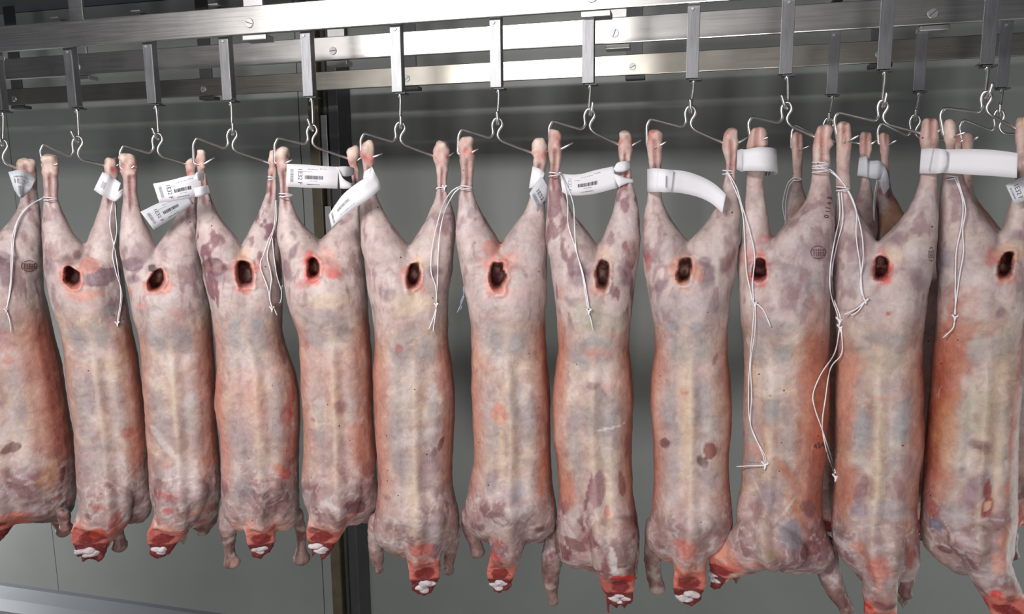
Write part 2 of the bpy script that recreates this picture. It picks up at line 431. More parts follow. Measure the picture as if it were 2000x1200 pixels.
def build_carcass(idx, sp):
    fr = Frame(sp['loop'], sp.get('D', D1)); sd = idx * 101 + 7
    mb = MB(); cxp, cyp = sp['crotch']
    tr = dense(sp['torso']); y_end = sp['torso'][-1][0]
    top = sp['torso'][0]
    for side, key in ((-1, 'L'), (1, 'R')):
        rows = list(sp[key])
        if not rows: continue
        ylast = rows[-1][0]
        xo = lambda y: np.interp(y, tr[:, 0], tr[:, 1 if side < 0 else 2])
        if ylast < cyp - 3: rows.append((cyp, xo(cyp) if cyp > top[0] else rows[-1][1 if side < 0 else 2], cxp) if side < 0 else (cyp, cxp, xo(cyp)))
        if side < 0: rows += [(cyp + 22, xo(cyp + 22), cxp + 6), (cyp + 55, xo(cyp + 55) + 4, cxp + 4), (cyp + 90, xo(cyp + 90) + 18, cxp - 8)]
        else: rows += [(cyp + 22, cxp - 6, xo(cyp + 22)), (cyp + 55, cxp - 4, xo(cyp + 55) - 4), (cyp + 90, cxp + 8, xo(cyp + 90) - 18)]
        d = dense(rows, 6, 1.0); st = []
        y0 = rows[0][0]
        for (y, a, b) in d:
            t = (y - y0) / (cyp + 90 - y0); off = side * sp.get('skew', 0.028) * (1 - sstep(0.0, .55, t))
            L = fr.l(a, y, off); R = fr.l(b, y, off); hw = np.linalg.norm(R - L) / 2
            kf = np.interp(t, [0, .1, .3, .5, .75, 1], [1.05, .9, .85, .95, 1.15, 1.0])
            if t > .5: hw = min(hw, 0.055)
            st.append((L, R, hw * kf, hw * kf * 1.1, 0.0))
        loft(mb, st, 2.4, ('blunt', 'flat'))
        rk = random.Random(sd + side); ya, a0, b0 = d[0]; ka = fr.scale(); xm = (a0 + b0) / 2; ww = (b0 - a0) / 2 * ka
        for (fx, fy, fr_, oz) in ((.35 * rk.choice((-1, 1)), 4, .62, -.004), (-.4, 26, .72, .004), (.45, 30, .66, -.006), (.1, 40, .6, .006)):
            c = fr.l(xm + fx * (b0 - a0) / 2, ya + fy, side * sp.get('skew', .028) + oz)
            mb.tube([c + np.array([0, 0, ww * .5]), c + np.array([0, 0, ww * .25]), c, c - np.array([0, 0, ww * .25]), c - np.array([0, 0, ww * .5])], [ww * fr_ * q_ for q_ in (.35, .85, 1, .85, .35)], 10)
    st = []
    hwm = np.median(tr[:, 2] - tr[:, 1]) * fr.scale() / 2
    for (y, a, b) in tr:
        v = (y - cyp) / (y_end - cyp)
        L = fr.l(a, y); R = fr.l(b, y); hw = np.linalg.norm(R - L) / 2; hq = 0.55 * hw + 0.45 * hwm
        df = hq * np.interp(v, [0, .08, .18, .28, .36, .6, .82, .95, 1.0], [.22, .80, 1.04, .95, .82, .86, .88, .62, .22])
        db = hq * np.interp(v, [0, .1, .3, .5, .8, .95, 1.0], [.2, .7, .85, 1.0, 1.15, .8, .5])
        if y > 980: db *= 1.0
        st.append((L, R, df, db, 0.0))
    loft(mb, st, 2.25, ('flat', 'flat'))
    nk = sp['neck']; st = []
    A = np.array([(i,) + tuple(q) for i, q in enumerate(nk)], float)
    D_ = dense(A, (len(nk) - 1) / 16.0, 1.2)
    for k, q in enumerate(D_):
        t = k / (len(D_) - 1); off = -0.038 + 0.014 * t + sp.get('noff', -.006)
        L = fr.l(q[1], q[2], off); R = fr.l(q[3], q[4], off); hw = np.linalg.norm(R - L) / 2
        st.append((L, R, hw * (.95 - .35 * t ** 4), hw * (1.0 - .35 * t ** 4), 1.35 * hw * t ** 4))
    loft(mb, st, 2.1, ('round', 'flat'))
    nL, nR = st[-1][0], st[-1][1]; NE = (nL + nR) / 2; NW = np.linalg.norm(nR - nL) / 2; NDIR = NE - (st[-4][0] + st[-4][1]) / 2; NDIR /= np.linalg.norm(NDIR)
    fb = np.array([0, .62 * NW, -1.35 * NW]); FN = np.cross(nR - nL, -fb); FN /= np.linalg.norm(FN)
    if FN[2] > 0: FN = -FN
    rnd = random.Random(sd)
    for k in range(6):
        a = rnd.uniform(-1, 1); p = NE + (nR - nL) / 2 * a * .8 + fb * (1 - a * a * .64) ** .5 * .9 - NDIR * .006
        L = rnd.uniform(.008, .018)
        mb.tube([p, p + NDIR * L * .7, p + NDIR * L + np.array([rnd.uniform(-.004, .004), 0, -.006])], [.008, .0055, .003], 8)
    for q in sp.get('fore', []):
        A = np.array([(i,) + tuple(w) for i, w in enumerate(q)], float); Dn = dense(A, (len(q) - 1) / 14.0, 0.9); st = []
        for w in Dn:
            L = fr.l(w[1], w[2], w[5]); R = fr.l(w[3], w[4], w[5]); hw = np.linalg.norm(R - L) / 2
            st.append((L, R, hw * 1.05, hw * 1.05, 0))
        loft(mb, st, 2.1)
        c = (st[-1][0] + st[-1][1]) / 2; hw = np.linalg.norm(st[-1][1] - st[-1][0]) / 2; a_ = (st[-1][0] + st[-1][1]) / 2 - (st[-4][0] + st[-4][1]) / 2; a_ /= np.linalg.norm(a_) + 1e-9
        mb.tube([c - a_ * hw * .9, c - a_ * hw * .3, c + a_ * hw * .5, c + a_ * hw * 1.0], [hw * .8, hw * 1.22, hw * 1.25, hw * .6], 12)
    for q in sp.get('drip', []):
        mb.tube([fr.l(x, y, o) for x, y, r, o in q], [r for x, y, r, o in q], 8)
    # --- one continuous skin over everything
    me = bpy.data.meshes.new('tmp'); me.from_pydata([tuple(map(float, v)) for v in mb.v], [], mb.f)
    ob = bpy.data.objects.new('tmp', me); COL.objects.link(ob)
    bm = bmesh.new(); bm.from_mesh(me); bmesh.ops.recalc_face_normals(bm, faces=bm.faces); bm.to_mesh(me); bm.free()
    md = ob.modifiers.new('r', 'REMESH'); md.mode = 'VOXEL'; md.voxel_size = sp.get('vox', 0.0042); md.use_smooth_shade = True
    dg = bpy.context.evaluated_depsgraph_get(); ev = ob.evaluated_get(dg)
    m2 = bpy.data.meshes.new_from_object(ev, depsgraph=dg)
    bpy.data.objects.remove(ob); bpy.data.meshes.remove(me)
    nv = len(m2.vertices); P = np.empty(nv * 3); m2.vertices.foreach_get('co', P); P = P.reshape(-1, 3)
    E = np.empty(len(m2.edges) * 2, dtype=np.int64); m2.edges.foreach_get('vertices', E); E = E.reshape(-1, 2)
    deg = np.bincount(E[:, 0], minlength=nv) + np.bincount(E[:, 1], minlength=nv); deg = np.maximum(deg, 1)
    def lap(Q):
        return np.stack([(np.bincount(E[:, 0], weights=Q[E[:, 1], k], minlength=nv) + np.bincount(E[:, 1], weights=Q[E[:, 0], k], minlength=nv)) / deg for k in range(3)], 1)
    for _ in range(5): P = P + 0.6 * (lap(P) - P); P = P - 0.50 * (lap(P) - P) if _ % 2 else P
    def setp():
        m2.vertices.foreach_set('co', P.ravel()); m2.update()
        N = np.empty(nv * 3); m2.vertex_normals.foreach_get('vector', N); return N.reshape(-1, 3)
    N = setp()
    # --- local coordinates for anatomy
    zc = fr.l(cxp, cyp)[2]; ze = fr.l(cxp, y_end)[2]
    v = (zc - P[:, 2]) / (zc - ze)
    zs = np.array([fr.l(a, y)[2] for y, a, b in tr])[::-1]
    xl = np.array([fr.l(a, y)[0] for y, a, b in tr])[::-1]; xr = np.array([fr.l(b, y)[0] for y, a, b in tr])[::-1]
    XL = np.interp(P[:, 2], zs, xl); XR = np.interp(P[:, 2], zs, xr)
    spo = sp.get('spine', 0.0)
    u = (P[:, 0] - (XL + XR) / 2) / np.maximum((XR - XL) / 2, .02) - spo
    front = sstep(0.15, -0.35, N[:, 1])
    tm = sstep(-.02, .08, v)
    ox, oy, orx, ory = sp['open']
    OF = -0.085
    oc = fr.l(ox, oy, OF); orx_m = orx * fr.scale() * .95; ory_m = ory * fr.scale() * .95
    # --- relief
    n_lo = fbm(P, 16, sd, 2); n_md = fbm(P, 42, sd + 3, 3); n_hi = fbm(P, 120, sd + 5, 2)
    rag = np.clip(sstep(.80, 1.0, v) , 0, 1)
    disp = 0.0030 * n_lo + 0.0014 * n_md * (1 + rag * 1.2) + 0.0005 * n_hi * (1 + 1.5 * rag)
    sp_m = front * sstep(.30, .40, v) * sstep(1.0, .9, v)
    disp += sp_m * (0.0032 * np.exp(-(u / .11) ** 2) - 0.0035 * np.exp(-((np.abs(u) - .27) / .13) ** 2) + 0.0025 * np.exp(-((np.abs(u) - .55) / .16) ** 2))
    rib = np.sin(P[:, 2] * 2 * math.pi / 0.021 + np.abs(u) * 3.0) * sstep(.34, .44, v) * sstep(.80, .66, v) * front * np.exp(-((np.abs(u) - .38) / .25) ** 2)
    disp += 0.00028 * rib
    # buttock cleft above and below the opening, and the two rump lobes
    ucl = (P[:, 0] - oc[0]) / 0.02
    disp += front * tm * (-0.0055 * np.exp(-ucl ** 2) * sstep(.26, .16, v) + 0.004 * np.exp(-((np.abs(ucl) - 2.4) / 1.3) ** 2) * np.exp(-((v - .2) / .07) ** 2))
    # shoulder blades
    disp += front * 0.002 * np.exp(-((np.abs(u) - .62) / .25) ** 2) * np.exp(-((v - .86) / .08) ** 2)
    disp += front * 0.0055 * np.exp(-(u / .22) ** 2) * sstep(.78, .9, v) * sstep(1.08, 1.0, v)
    HK = []
    # tendon groove in the shanks
    for key in ('L', 'R'):
        if not sp[key]: continue
        rr = np.array(sp[key], float); yy = rr[:, 0]
        zz = np.array([fr.l(500, y)[2] for y in yy]); mid = np.array([fr.l((a + b) / 2, y)[0] for y, a, b in rr])
        X = np.interp(P[:, 2], zz[::-1], mid[::-1]); zt = zz[0]
        gate = sstep(-.045, -.06, P[:, 2] - zt) * sstep(-.15, -.12, P[:, 2] - zt) * (np.abs(P[:, 0] - X) < .03)
        disp += -0.0075 * gate * np.exp(-((P[:, 0] - X - .0015) / .0036) ** 2) * front
        hk = sstep(-.06, -.03, P[:, 2] - zt) * (np.abs(P[:, 0] - X) < .03); disp += hk * (0.0042 * vnoise(P, 75, sd + 9) - .0010)
        HK.append((X, zt))
    disp += 0.0014 * sstep(-.15, -.3, v)
    P = P + N * disp[:, None]
    # --- opening
    qx = (P[:, 0] - oc[0]) / orx_m; qz = (P[:, 2] - oc[2]) / ory_m
    qx = qx + 0.35 * vnoise(P * [1, 0, 1], 55, sd + 11) + sp.get('osk', 0.0) * qz; qz = qz + 0.18 * vnoise(P * [1, 0, 1], 70, sd + 12)
    r = (np.abs(qx) ** 2.6 + np.abs(qz) ** 2.6) ** (1 / 2.6)
    fo = sstep(0.0, -0.3, N[:, 1]) * (P[:, 1] < 0.0)
    pit = sstep(1.12, .80, r) * fo
    P[:, 1] += 0.062 * pit
    lip = np.exp(-((r - 1.22) / .16) ** 2) * fo * (1 + .8 * n_hi)
    P[:, 1] -= 0.0045 * lip
    N = setp()
    # --- colours
    fm = lambda s, k, o=3: fbm(P, s, sd + k, o)
    base = s2l(sp.get('tone', (190, 163, 152)))
    C = np.tile(base, (nv, 1))
    a1 = fm(11, 21); a2 = fm(24, 22); a3 = fm(60, 23)
    Ps = P * np.array([1, 1, .35]); st1 = fbm(Ps, 60, sd + 24, 3); st2 = fbm(P * np.array([.6, .6, 1.2]), 40, sd + 25, 3)
    C = mixc(C, PAL['G'], 0.55 * sstep(-.05, .4, a1)); C = mixc(C, PAL['C'], 0.35 * sstep(.0, .45, a2)); C = mixc(C, PAL['P'], 0.28 * sstep(.05, .5, -a2))
    Pw = P + 0.02 * np.stack([vnoise(P, 18, sd + 41), vnoise(P, 18, sd + 42), vnoise(P, 18, sd + 43)], 1)
    w1 = fbm(Pw * np.array([1, 1, .7]), 26, sd + 44, 4); w2 = 1 - np.abs(fbm(Pw, 34, sd + 45, 3)) * 2.2
    C = mixc(C, s2l((150, 126, 128)), .42 * sstep(.02, .30, w1)); C = mixc(C, s2l((224, 214, 210)), .34 * sstep(.05, .35, -w1))
    C = mixc(C, s2l((226, 212, 204)), .30 * sstep(.86, .97, w2) * sstep(-.2, .2, a2))
    # orange flank fat, redder towards the belly
    side = np.clip(np.abs(u), 0, 2); ang = sstep(sp.get('fl0', .46), .92, np.abs(u) + .10 * a1 + .05 * st1)
    bk = sstep(-0.05, .45, N[:, 1]); fl = np.maximum(ang, bk) * sstep(.20, .34, v + .03 * a2) * sstep(.93, .80, v + .05 * a2) * sp.get('flank', 1)
    C = mixc(C, PAL['O'], .60 * fl); C = mixc(C, s2l((146, 66, 52)), .62 * fl * sstep(.86, 1.0, np.abs(u) + .04 * a2))
    # thigh: lilac grey over muscle, cream fat streaks
    th = sstep(-.45, -.25, v) * sstep(.26, .18, v)
    C = mixc(C, s2l((200, 184, 184)), .55 * th)
    mz = sp.get('musc', .5)
    C = mixc(C, s2l((128, 84, 92)), mz * th * sstep(.12, .34, st1 + .5 * a1) * sstep(.15, .75, np.abs(u) + .2))
    C = mixc(C, PAL['W'], .35 * th * sstep(.25, .5, -st1))
    # shank and hock: cream and pink, tendons
    sh = sstep(-.12, -.30, v); C = mixc(C, s2l((208, 172, 160)), .7 * sh); C = mixc(C, s2l((190, 112, 104)), .45 * sh * sstep(.1, .5, a3 + .4 * a1))
    C = mixc(C, s2l((226, 206, 190)), .5 * sh * sstep(.1, .4, -st1))
    for X, zt in HK:
        dx = P[:, 0] - X; dz = P[:, 2] - zt
        g = np.exp(-((dx - .0015) / .004) ** 2) * sstep(-.045, -.06, dz) * sstep(-.15, -.12, dz) * front; C = mixc(C, s2l((150, 74, 72)), .65 * g)
        g = (np.abs(dx) < .03) * sstep(-.05, -.035, dz) * sstep(-.02, -.03, dz) * sstep(-.1, .3, a3); C = mixc(C, s2l((196, 84, 78)), .55 * g)
        g = (np.abs(dx) < .03) * sstep(-.025, -.01, dz); C = mixc(C, s2l((232, 208, 194)), .75 * g * sstep(-.35, .05, a2))
    # pelvic rim
    lc = s2l(sp.get('lip', (214, 132, 116)))
    C = mixc(C, lc, .80 * sstep(1.75, 1.05, r + .7 * a3 + .5 * a2) * fo)
    C = mixc(C, PAL['W'], .5 * np.exp(-((r - 1.25) / .10) ** 2) * fo * sstep(-.1, .3, a3))
    # small bluish hollows over the loin and the ribs
    for (vv_, uu, rv, ru, c, s_) in ((.30, .30, .05, .30, 'B', .55), (.31, -.30, .05, .30, 'B', .55), (.56, .42, .13, .20, 'B', .38), (.56, -.42, .13, .20, 'B', .38),
                                    (.52, 0, .22, .10, 'C', .42), (.38, 0, .05, .30, 'W', .30), (.84, .0, .14, .09, 'C', .5)):
        dd = np.sqrt(((v - vv_) / rv) ** 2 + ((u - uu) / ru) ** 2); C = mixc(C, PAL[c], s_ * sstep(1.3, .4, dd + .5 * a2) * front)
    # shoulders: thin muscle showing purple, white fascia
    so = sstep(.70, .84, v + .05 * a1) * sstep(1.25, 1.0, v)
    C = mixc(C, s2l((150, 122, 128)), .50 * so); C = mixc(C, s2l((122, 72, 76)), .85 * sp.get('smus', .6) * so * sstep(.14, .26, w1 + .4 * a1)); C = mixc(C, PAL['W'], .45 * so * sstep(.80, .95, w2))
    C = mixc(C, PAL['W'], .40 * so * sstep(.15, .45, -st2))
    # neck
    dn = (P - NE) @ NDIR; rad = np.linalg.norm((P - NE) - dn[:, None] * NDIR[None, :], axis=1)
    nm = sstep(-.095, -.045, dn + .02 * a2 + .012 * a3) * sstep(NW * 2.6, NW * 1.7, rad)
    C = mixc(C, s2l(sp.get('neckc', (222, 150, 128))), .85 * nm)
    bl = sp.get('blood', .5)
    C = mixc(C, s2l((236, 206, 192)), .6 * nm * sstep(.10, .32, -a2 + .5 * a3)); C = mixc(C, PAL['W'], .5 * nm * sstep(.80, .95, w2)); C = mixc(C, s2l((188, 48, 42)), bl * nm * sstep(-.15, .30, a2 + .6 * a3 + (dn + .035) * 10))
    cut = sstep(-.012, -.004, dn) * sstep(NW * 1.5, NW * 1.1, rad)
    pd = (P - NE) @ FN; fz = (P - NE) @ (fb / np.linalg.norm(fb)) / (NW * 1.4); fx = (P - NE) @ ((nR - nL) / np.linalg.norm(nR - nL)) / NW
    fg = sstep(-.008, -.004, pd) * sstep(NW * 2.2, NW * 1.7, rad) * sstep(-1.3, -1.05, fz)
    C = mixc(C, s2l((214, 120, 108)), .85 * fg)
    C = mixc(C, s2l((140, 50, 50)), .95 * fg * sstep(1.0, .8, np.sqrt((fx / .72) ** 2 + ((fz + .38) / .50) ** 2) + .25 * a3))
    C = mixc(C, s2l((96, 26, 30)), .9 * fg * sstep(-.05, .15, fz + .1 * a3))
    # forelegs hanging behind
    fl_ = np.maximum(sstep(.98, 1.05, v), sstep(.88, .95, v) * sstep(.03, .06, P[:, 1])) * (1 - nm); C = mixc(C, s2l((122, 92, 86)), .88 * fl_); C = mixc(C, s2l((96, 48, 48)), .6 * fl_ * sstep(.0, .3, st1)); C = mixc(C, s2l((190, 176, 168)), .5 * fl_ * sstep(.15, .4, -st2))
    # patches seen on this very carcass
    for q in sp.get('patch', []):
        px, py, rx, ry, an, c, s_ = q[:7]; rg = q[7] if len(q) > 7 else (.5 if s_ >= .75 else .8)
        pc = fr.l(px, py, -0.075); k = fr.scale(); ca, sa = math.cos(math.radians(an)), math.sin(math.radians(an))
        dx = P[:, 0] - pc[0]; dz = -(P[:, 2] - pc[2]); X = (dx * ca + dz * sa) / (rx * k); Z = (-dx * sa + dz * ca) / (ry * k)
        dd = np.sqrt(X * X + Z * Z) + rg * (a3 * .7 + a2 * .6)
        C = mixc(C, PAL[c] if isinstance(c, str) else s2l(c), s_ * .95 * (sstep(1.06, .88, dd) if s_ >= .75 else sstep(1.35, .55, dd)) * (P[:, 1] < .05))
    # inside of the opening
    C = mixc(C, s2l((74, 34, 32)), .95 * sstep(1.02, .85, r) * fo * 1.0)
    C = mixc(C, s2l((176, 140, 130)), .7 * sstep(.75, .3, r) * fo * sstep(-.1, .25, a3 + .5 * a2))
    # blood specks and nicks
    C = C * (1 + .10 * fm(180, 31, 2)[:, None])
    C = np.clip(C, 0.003, 1)
    at = m2.color_attributes.new('tint', 'FLOAT_COLOR', 'POINT')
    at.data.foreach_set('color', np.concatenate([C, np.ones((nv, 1))], 1).astype(np.float32).ravel())
    m2.name = 'lamb_carcass'; m2.materials.clear(); m2.materials.append(M_FLESH); m2.shade_smooth()
    o = bpy.data.objects.new('lamb_carcass', m2); COL.objects.link(o); o.location = fr.G; o.rotation_euler.z = fr.rz
    tag(o, sp['label'], 'carcass', 'lamb carcasses hanging on the rails')
    # severed neck bones
    bm = bmesh.new()
    rb = random.Random(sd + 5)
    for k in range(4):
        dx, dy = [(-.34, .55), (.30, .48), (.0, .72), (-.05, .40)][k]; dx += rb.uniform(-.10, .10); dy += rb.uniform(-.10, .08)
        c = NE + (nR - nL) / 2 * dx + fb * dy - FN * .003; q1, q2, q3 = rb.uniform(.34, .46), rb.uniform(.20, .30), rb.uniform(.20, .28)
        t = bmesh.ops.create_icosphere(bm, subdivisions=3, radius=1.0)
        for w in t['verts']:
            d = w.co.copy(); f_ = 1 + .16 * math.sin(d.x * 2.5 + k * 2 + sd) * math.cos(d.z * 3 + k) + .04 * math.sin(d.y * 7 + d.x * 6 + k)
            w.co = Vector((d.x * q1, d.y * q3, d.z * q2)) * NW * f_ + Vector(c)
    vb = bpy.data.meshes.new('neck_bone'); bm.to_mesh(vb); bm.free(); vb.shade_smooth(); vb.materials.append(M_BONE)
    bo = bpy.data.objects.new('neck_bone', vb); COL.objects.link(bo); bo.parent = o; tag(bo, 'white severed neck bone')
    for (px, py, rx, ry, off) in sp.get('flap', []):
        c = fr.l(px, py, off); k = fr.scale(); V = []; F = []
        for i in range(9):
            for j in range(7):
                a = i / 8 * 2 - 1; b = j / 6; wv = rx * k * (1 - .35 * b) * (1 + .15 * math.sin(5 * b + i)) * (1 - .6 * max(0, b - .75) * 4 * abs(a))
                V.append((c[0] + a * wv, c[1] + .006 * math.sin(3 * a + 4 * b), c[2] - (b * 2 - 1) * ry * k * (1 - .2 * abs(a) * b)))
        for i in range(8):
            for j in range(6): F.append((i * 7 + j, i * 7 + j + 1, i * 7 + j + 8, i * 7 + j + 7))
        fo_ = mesh_obj('membrane_flap', V, F, M_MEMB, o, True); s = fo_.modifiers.new('s', 'SOLIDIFY'); s.thickness = .0015
        tag(fo_, 'thin translucent membrane flap')
    mw = Matrix.Translation(Vector(fr.G)) @ Matrix.Rotation(fr.rz, 4, 'Z')
    R3 = np.array(mw.to_3x3()); W = P @ R3.T + fr.G
    polys = [tuple(p.vertices) for p in m2.polygons]
    BVHS.append(BVHTree.FromPolygons([tuple(w) for w in W], polys))
    sp['fr'] = fr; sp['obj'] = o
    return o

# ------------------------------------------------------------------ the carcasses, left to right
S = []
S.append(dict(label='lamb carcass cut off by the left edge of the picture, flank turned to the viewer', loop=(5, 278), crotch=(-15, 468), skew=.03,
    L=[(320, -80, -50), (360, -76, -52), (420, -82, -48), (450, -92, -38)],
    R=[(318, 34, 70), (345, 33, 72), (375, 40, 74), (400, 38, 78), (417, 30, 80), (440, 12, 80)],
    torso=[(478, -100, 84), (517, -110, 84), (560, -105, 85), (600, -98, 95), (650, -92, 106), (717, -88, 122), (783, -85, 133), (850, -85, 145), (917, -88, 150), (970, -92, 150), (1000, -85, 146), (1018, -60, 120)],
    neck=[(-60, 960, 60, 950), (-60, 990, 40, 1012), (-55, 1020, 10, 1040)], open=(-30, 530, 12, 22), spine=-.35, fl0=.35,
    fore=[[(60, 960, 110, 960, .05), (80, 1000, 128, 1000, .07), (110, 1035, 140, 1032, .08)]],
    patch=[(20, 870, 26, 14, -15, 'D', .8), (8, 845, 10, 22, 0, 'W', .7), (122, 925, 7, 24, 12, 'D', .85), (92, 925, 26, 36, 25, (196, 148, 118), .7), (10, 660, 22, 30, 0, 'R', .35), (15, 700, 10, 10, 0, 'R', .4),
           (58, 522, 22, 12, 0, (110, 84, 66), .7), (10, 530, 18, 40, 0, 'V', .7), (110, 560, 20, 22, 0, 'G', .3), (135, 1005, 18, 14, 0, 'T', .8), (60, 990, 60, 14, 15, 'G', .6), (30, 440, 20, 30, 0, 'G', .8), (20, 1015, 26, 8, 10, 'P', .7), (60, 980, 30, 8, 15, 'D', .4), (60, 900, 30, 30, 0, 'W', .35)]))
S.append(dict(spine=-0.22, label='lamb carcass hanging second from the left edge, string tied to its left shank', loop=(152, 271), crotch=(167, 476),
    L=[(308, 80, 114), (325, 79, 115), (354, 83, 114), (388, 83, 114), (417, 82, 125), (445, 81, 138), (465, 80, 152)],
    R=[(312, 206, 231), (340, 205, 230), (380, 200, 228), (417, 190, 229), (442, 180, 230), (462, 172, 232)],
    torso=[(486, 82, 235), (517, 85, 240), (560, 92, 244), (600, 103, 250), (650, 117, 262), (700, 124, 272), (750, 130, 278), (800, 137, 284), (867, 145, 292), (933, 149, 294), (975, 150, 298), (1005, 158, 297), (1022, 170, 280)],
    neck=[(160, 960, 262, 965), (152, 1000, 258, 1012), (143, 1030, 232, 1045), (136, 1052, 206, 1070)], open=(140, 543, 14, 22), osk=.3, blood=.75,
    fore=[[(225, 1000, 262, 1000, .06), (216, 1035, 240, 1028, .07), (222, 1070, 248, 1060, .07)], [(108, 1000, 140, 1005, .07), (118, 1028, 138, 1032, .08)]],
    flap=[(200, 1072, 14, 22, .02)],
    patch=[(200, 540, 36, 22, -10, 'V', .75), (95, 525, 12, 14, 0, 'V', .5), (132, 510, 20, 14, 0, 'D', .55), (175, 520, 20, 18, 0, 'P', .8), (150, 500, 10, 10, 0, 'D', .7), (160, 575, 34, 10, 0, 'S', .6),
           (250, 845, 16, 12, -20, 'R', .45), (215, 606, 12, 14, 0, 'B', .7), (205, 870, 20, 20, 0, 'G', .5), (180, 780, 26, 30, 0, 'G', .4), (225, 1010, 12, 22, 20, 'R', .6), (190, 1045, 16, 20, 30, (206, 84, 60), .8), (270, 985, 20, 12, 0, 'D', .55), (190, 985, 26, 6, 20, 'R', .4), (265, 890, 18, 60, 0, 'O', .5), (175, 900, 30, 60, 0, 'G', .45)]))
S.append(dict(spine=-0.16, label='lamb carcass hanging third from the left edge behind the crumpled white tag', loop=(308, 265), crotch=(304, 486),
    L=[(308, 234, 265), (330, 239, 267), (355, 241, 267), (383, 242, 268), (417, 236, 276), (450, 234, 292), (475, 233, 300)],
    R=[(314, 362, 386), (335, 366, 384), (365, 362, 382), (400, 356, 384), (442, 335, 386), (475, 312, 388)],
    torso=[(496, 234, 392), (530, 240, 400), (560, 248, 406), (600, 257, 411), (650, 270, 415), (700, 274, 419), (760, 277, 422), (820, 284, 424), (880, 287, 430), (940, 289, 432), (980, 295, 430), (1008, 306, 424), (1030, 322, 396)],
    neck=[(306, 950, 410, 955), (306, 990, 390, 1005), (295, 1025, 362, 1045), (284, 1053, 336, 1070)], open=(307, 548, 15, 22), osk=-.45, blood=.6,
    fore=[[(370, 1000, 428, 985, .05), (360, 1020, 424, 1018, .06), (386, 1036, 408, 1036, .07)]], flap=[(357, 1050, 12, 16, .03)],
    patch=[(297, 525, 10, 9, 0, 'K', .8), (260, 520, 22, 16, 0, 'V', .75), (262, 548, 14, 10, 0, 'V', .6), (320, 560, 20, 18, 0, 'P', .9), (340, 610, 16, 10, 20, 'P', .6), (276, 598, 12, 8, 0, 'P', .6), (252, 575, 6, 12, 0, 'S', .7), (400, 915, 14, 28, 0, 'O', .6),
           (330, 600, 30, 30, 0, 'B', .3), (325, 965, 26, 10, 0, 'R', .45), (328, 995, 12, 8, 0, 'R', .7), (330, 880, 8, 60, -30, 'W', .65), (310, 925, 12, 26, 0, (140, 120, 118), .6), (325, 910, 8, 10, 0, 'P', .5), (395, 1000, 30, 14, 0, 'S', .5), (396, 1030, 12, 8, 0, 'R', .5), (360, 930, 40, 40, 0, 'W', .4), (415, 1000, 10, 10, 0, 'D', .5)]))
S.append(dict(spine=-0.05, label='lamb carcass hanging fourth from the left edge, red bruise on its right flank', loop=(454, 256), crotch=(472, 478),
    L=[(296, 382, 403), (325, 384, 401), (345, 386, 403), (367, 387, 406), (396, 385, 417), (433, 384, 434), (462, 382, 460)],
    R=[(296, 525, 541), (333, 524, 540), (375, 520, 541), (417, 506, 543), (445, 490, 545), (465, 479, 546)],
    torso=[(488, 387, 548), (520, 393, 550), (550, 397, 552), (583, 408, 553), (617, 413, 551), (650, 417, 551), (683, 421, 562), (723, 422, 578), (767, 418, 586), (800, 420, 587), (850, 429, 585), (900, 432, 584), (950, 432, 585), (990, 432, 587), (1015, 438, 585), (1034, 460, 568)],
    neck=[(468, 940, 560, 945), (476, 985, 548, 985), (479, 1025, 540, 1025), (480, 1060, 535, 1062)], open=(479, 536, 17, 25), blood=.25, neckc=(230, 172, 158),
    fore=[[(430, 990, 475, 1000, .04), (428, 1030, 462, 1036, .05), (436, 1068, 458, 1068, .05), (439, 1100, 467, 1096, .05)], [(560, 1000, 592, 1000, .05), (578, 1040, 600, 1040, .06), (580, 1062, 597, 1062, .06), (575, 1090, 603, 1090, .06)]],
    musc=.9, flank=.7,
    patch=[(418, 522, 22, 16, 5, 'D', .75), (425, 545, 18, 10, 10, 'V', .6), (572, 770, 12, 60, 8, 'R', .55), (560, 810, 16, 26, 20, 'R', .4), (570, 880, 18, 40, 0, 'R', .35), (557, 925, 14, 12, 20, (200, 60, 56), .6), (545, 915, 20, 10, 20, 'O', .6),
           (457, 635, 12, 12, 0, 'B', .65), (507, 632, 14, 12, 0, 'B', .7), (480, 620, 46, 12, 0, 'B', .3), (480, 780, 40, 70, 0, 'P', .35), (475, 700, 40, 50, 0, 'W', .3), (470, 850, 30, 50, 0, (168, 150, 152), .5), (478, 950, 20, 30, 0, (128, 122, 132), .5), (428, 800, 8, 70, 0, 'O', .5),
           (551, 690, 6, 26, -15, 'D', .5), (532, 1035, 10, 8, 0, 'R', .5), (440, 900, 10, 60, 0, 'P', .5), (590, 1010, 12, 20, 0, (120, 70, 66), .5), (478, 500, 20, 12, 0, (206, 176, 150), .7)]))
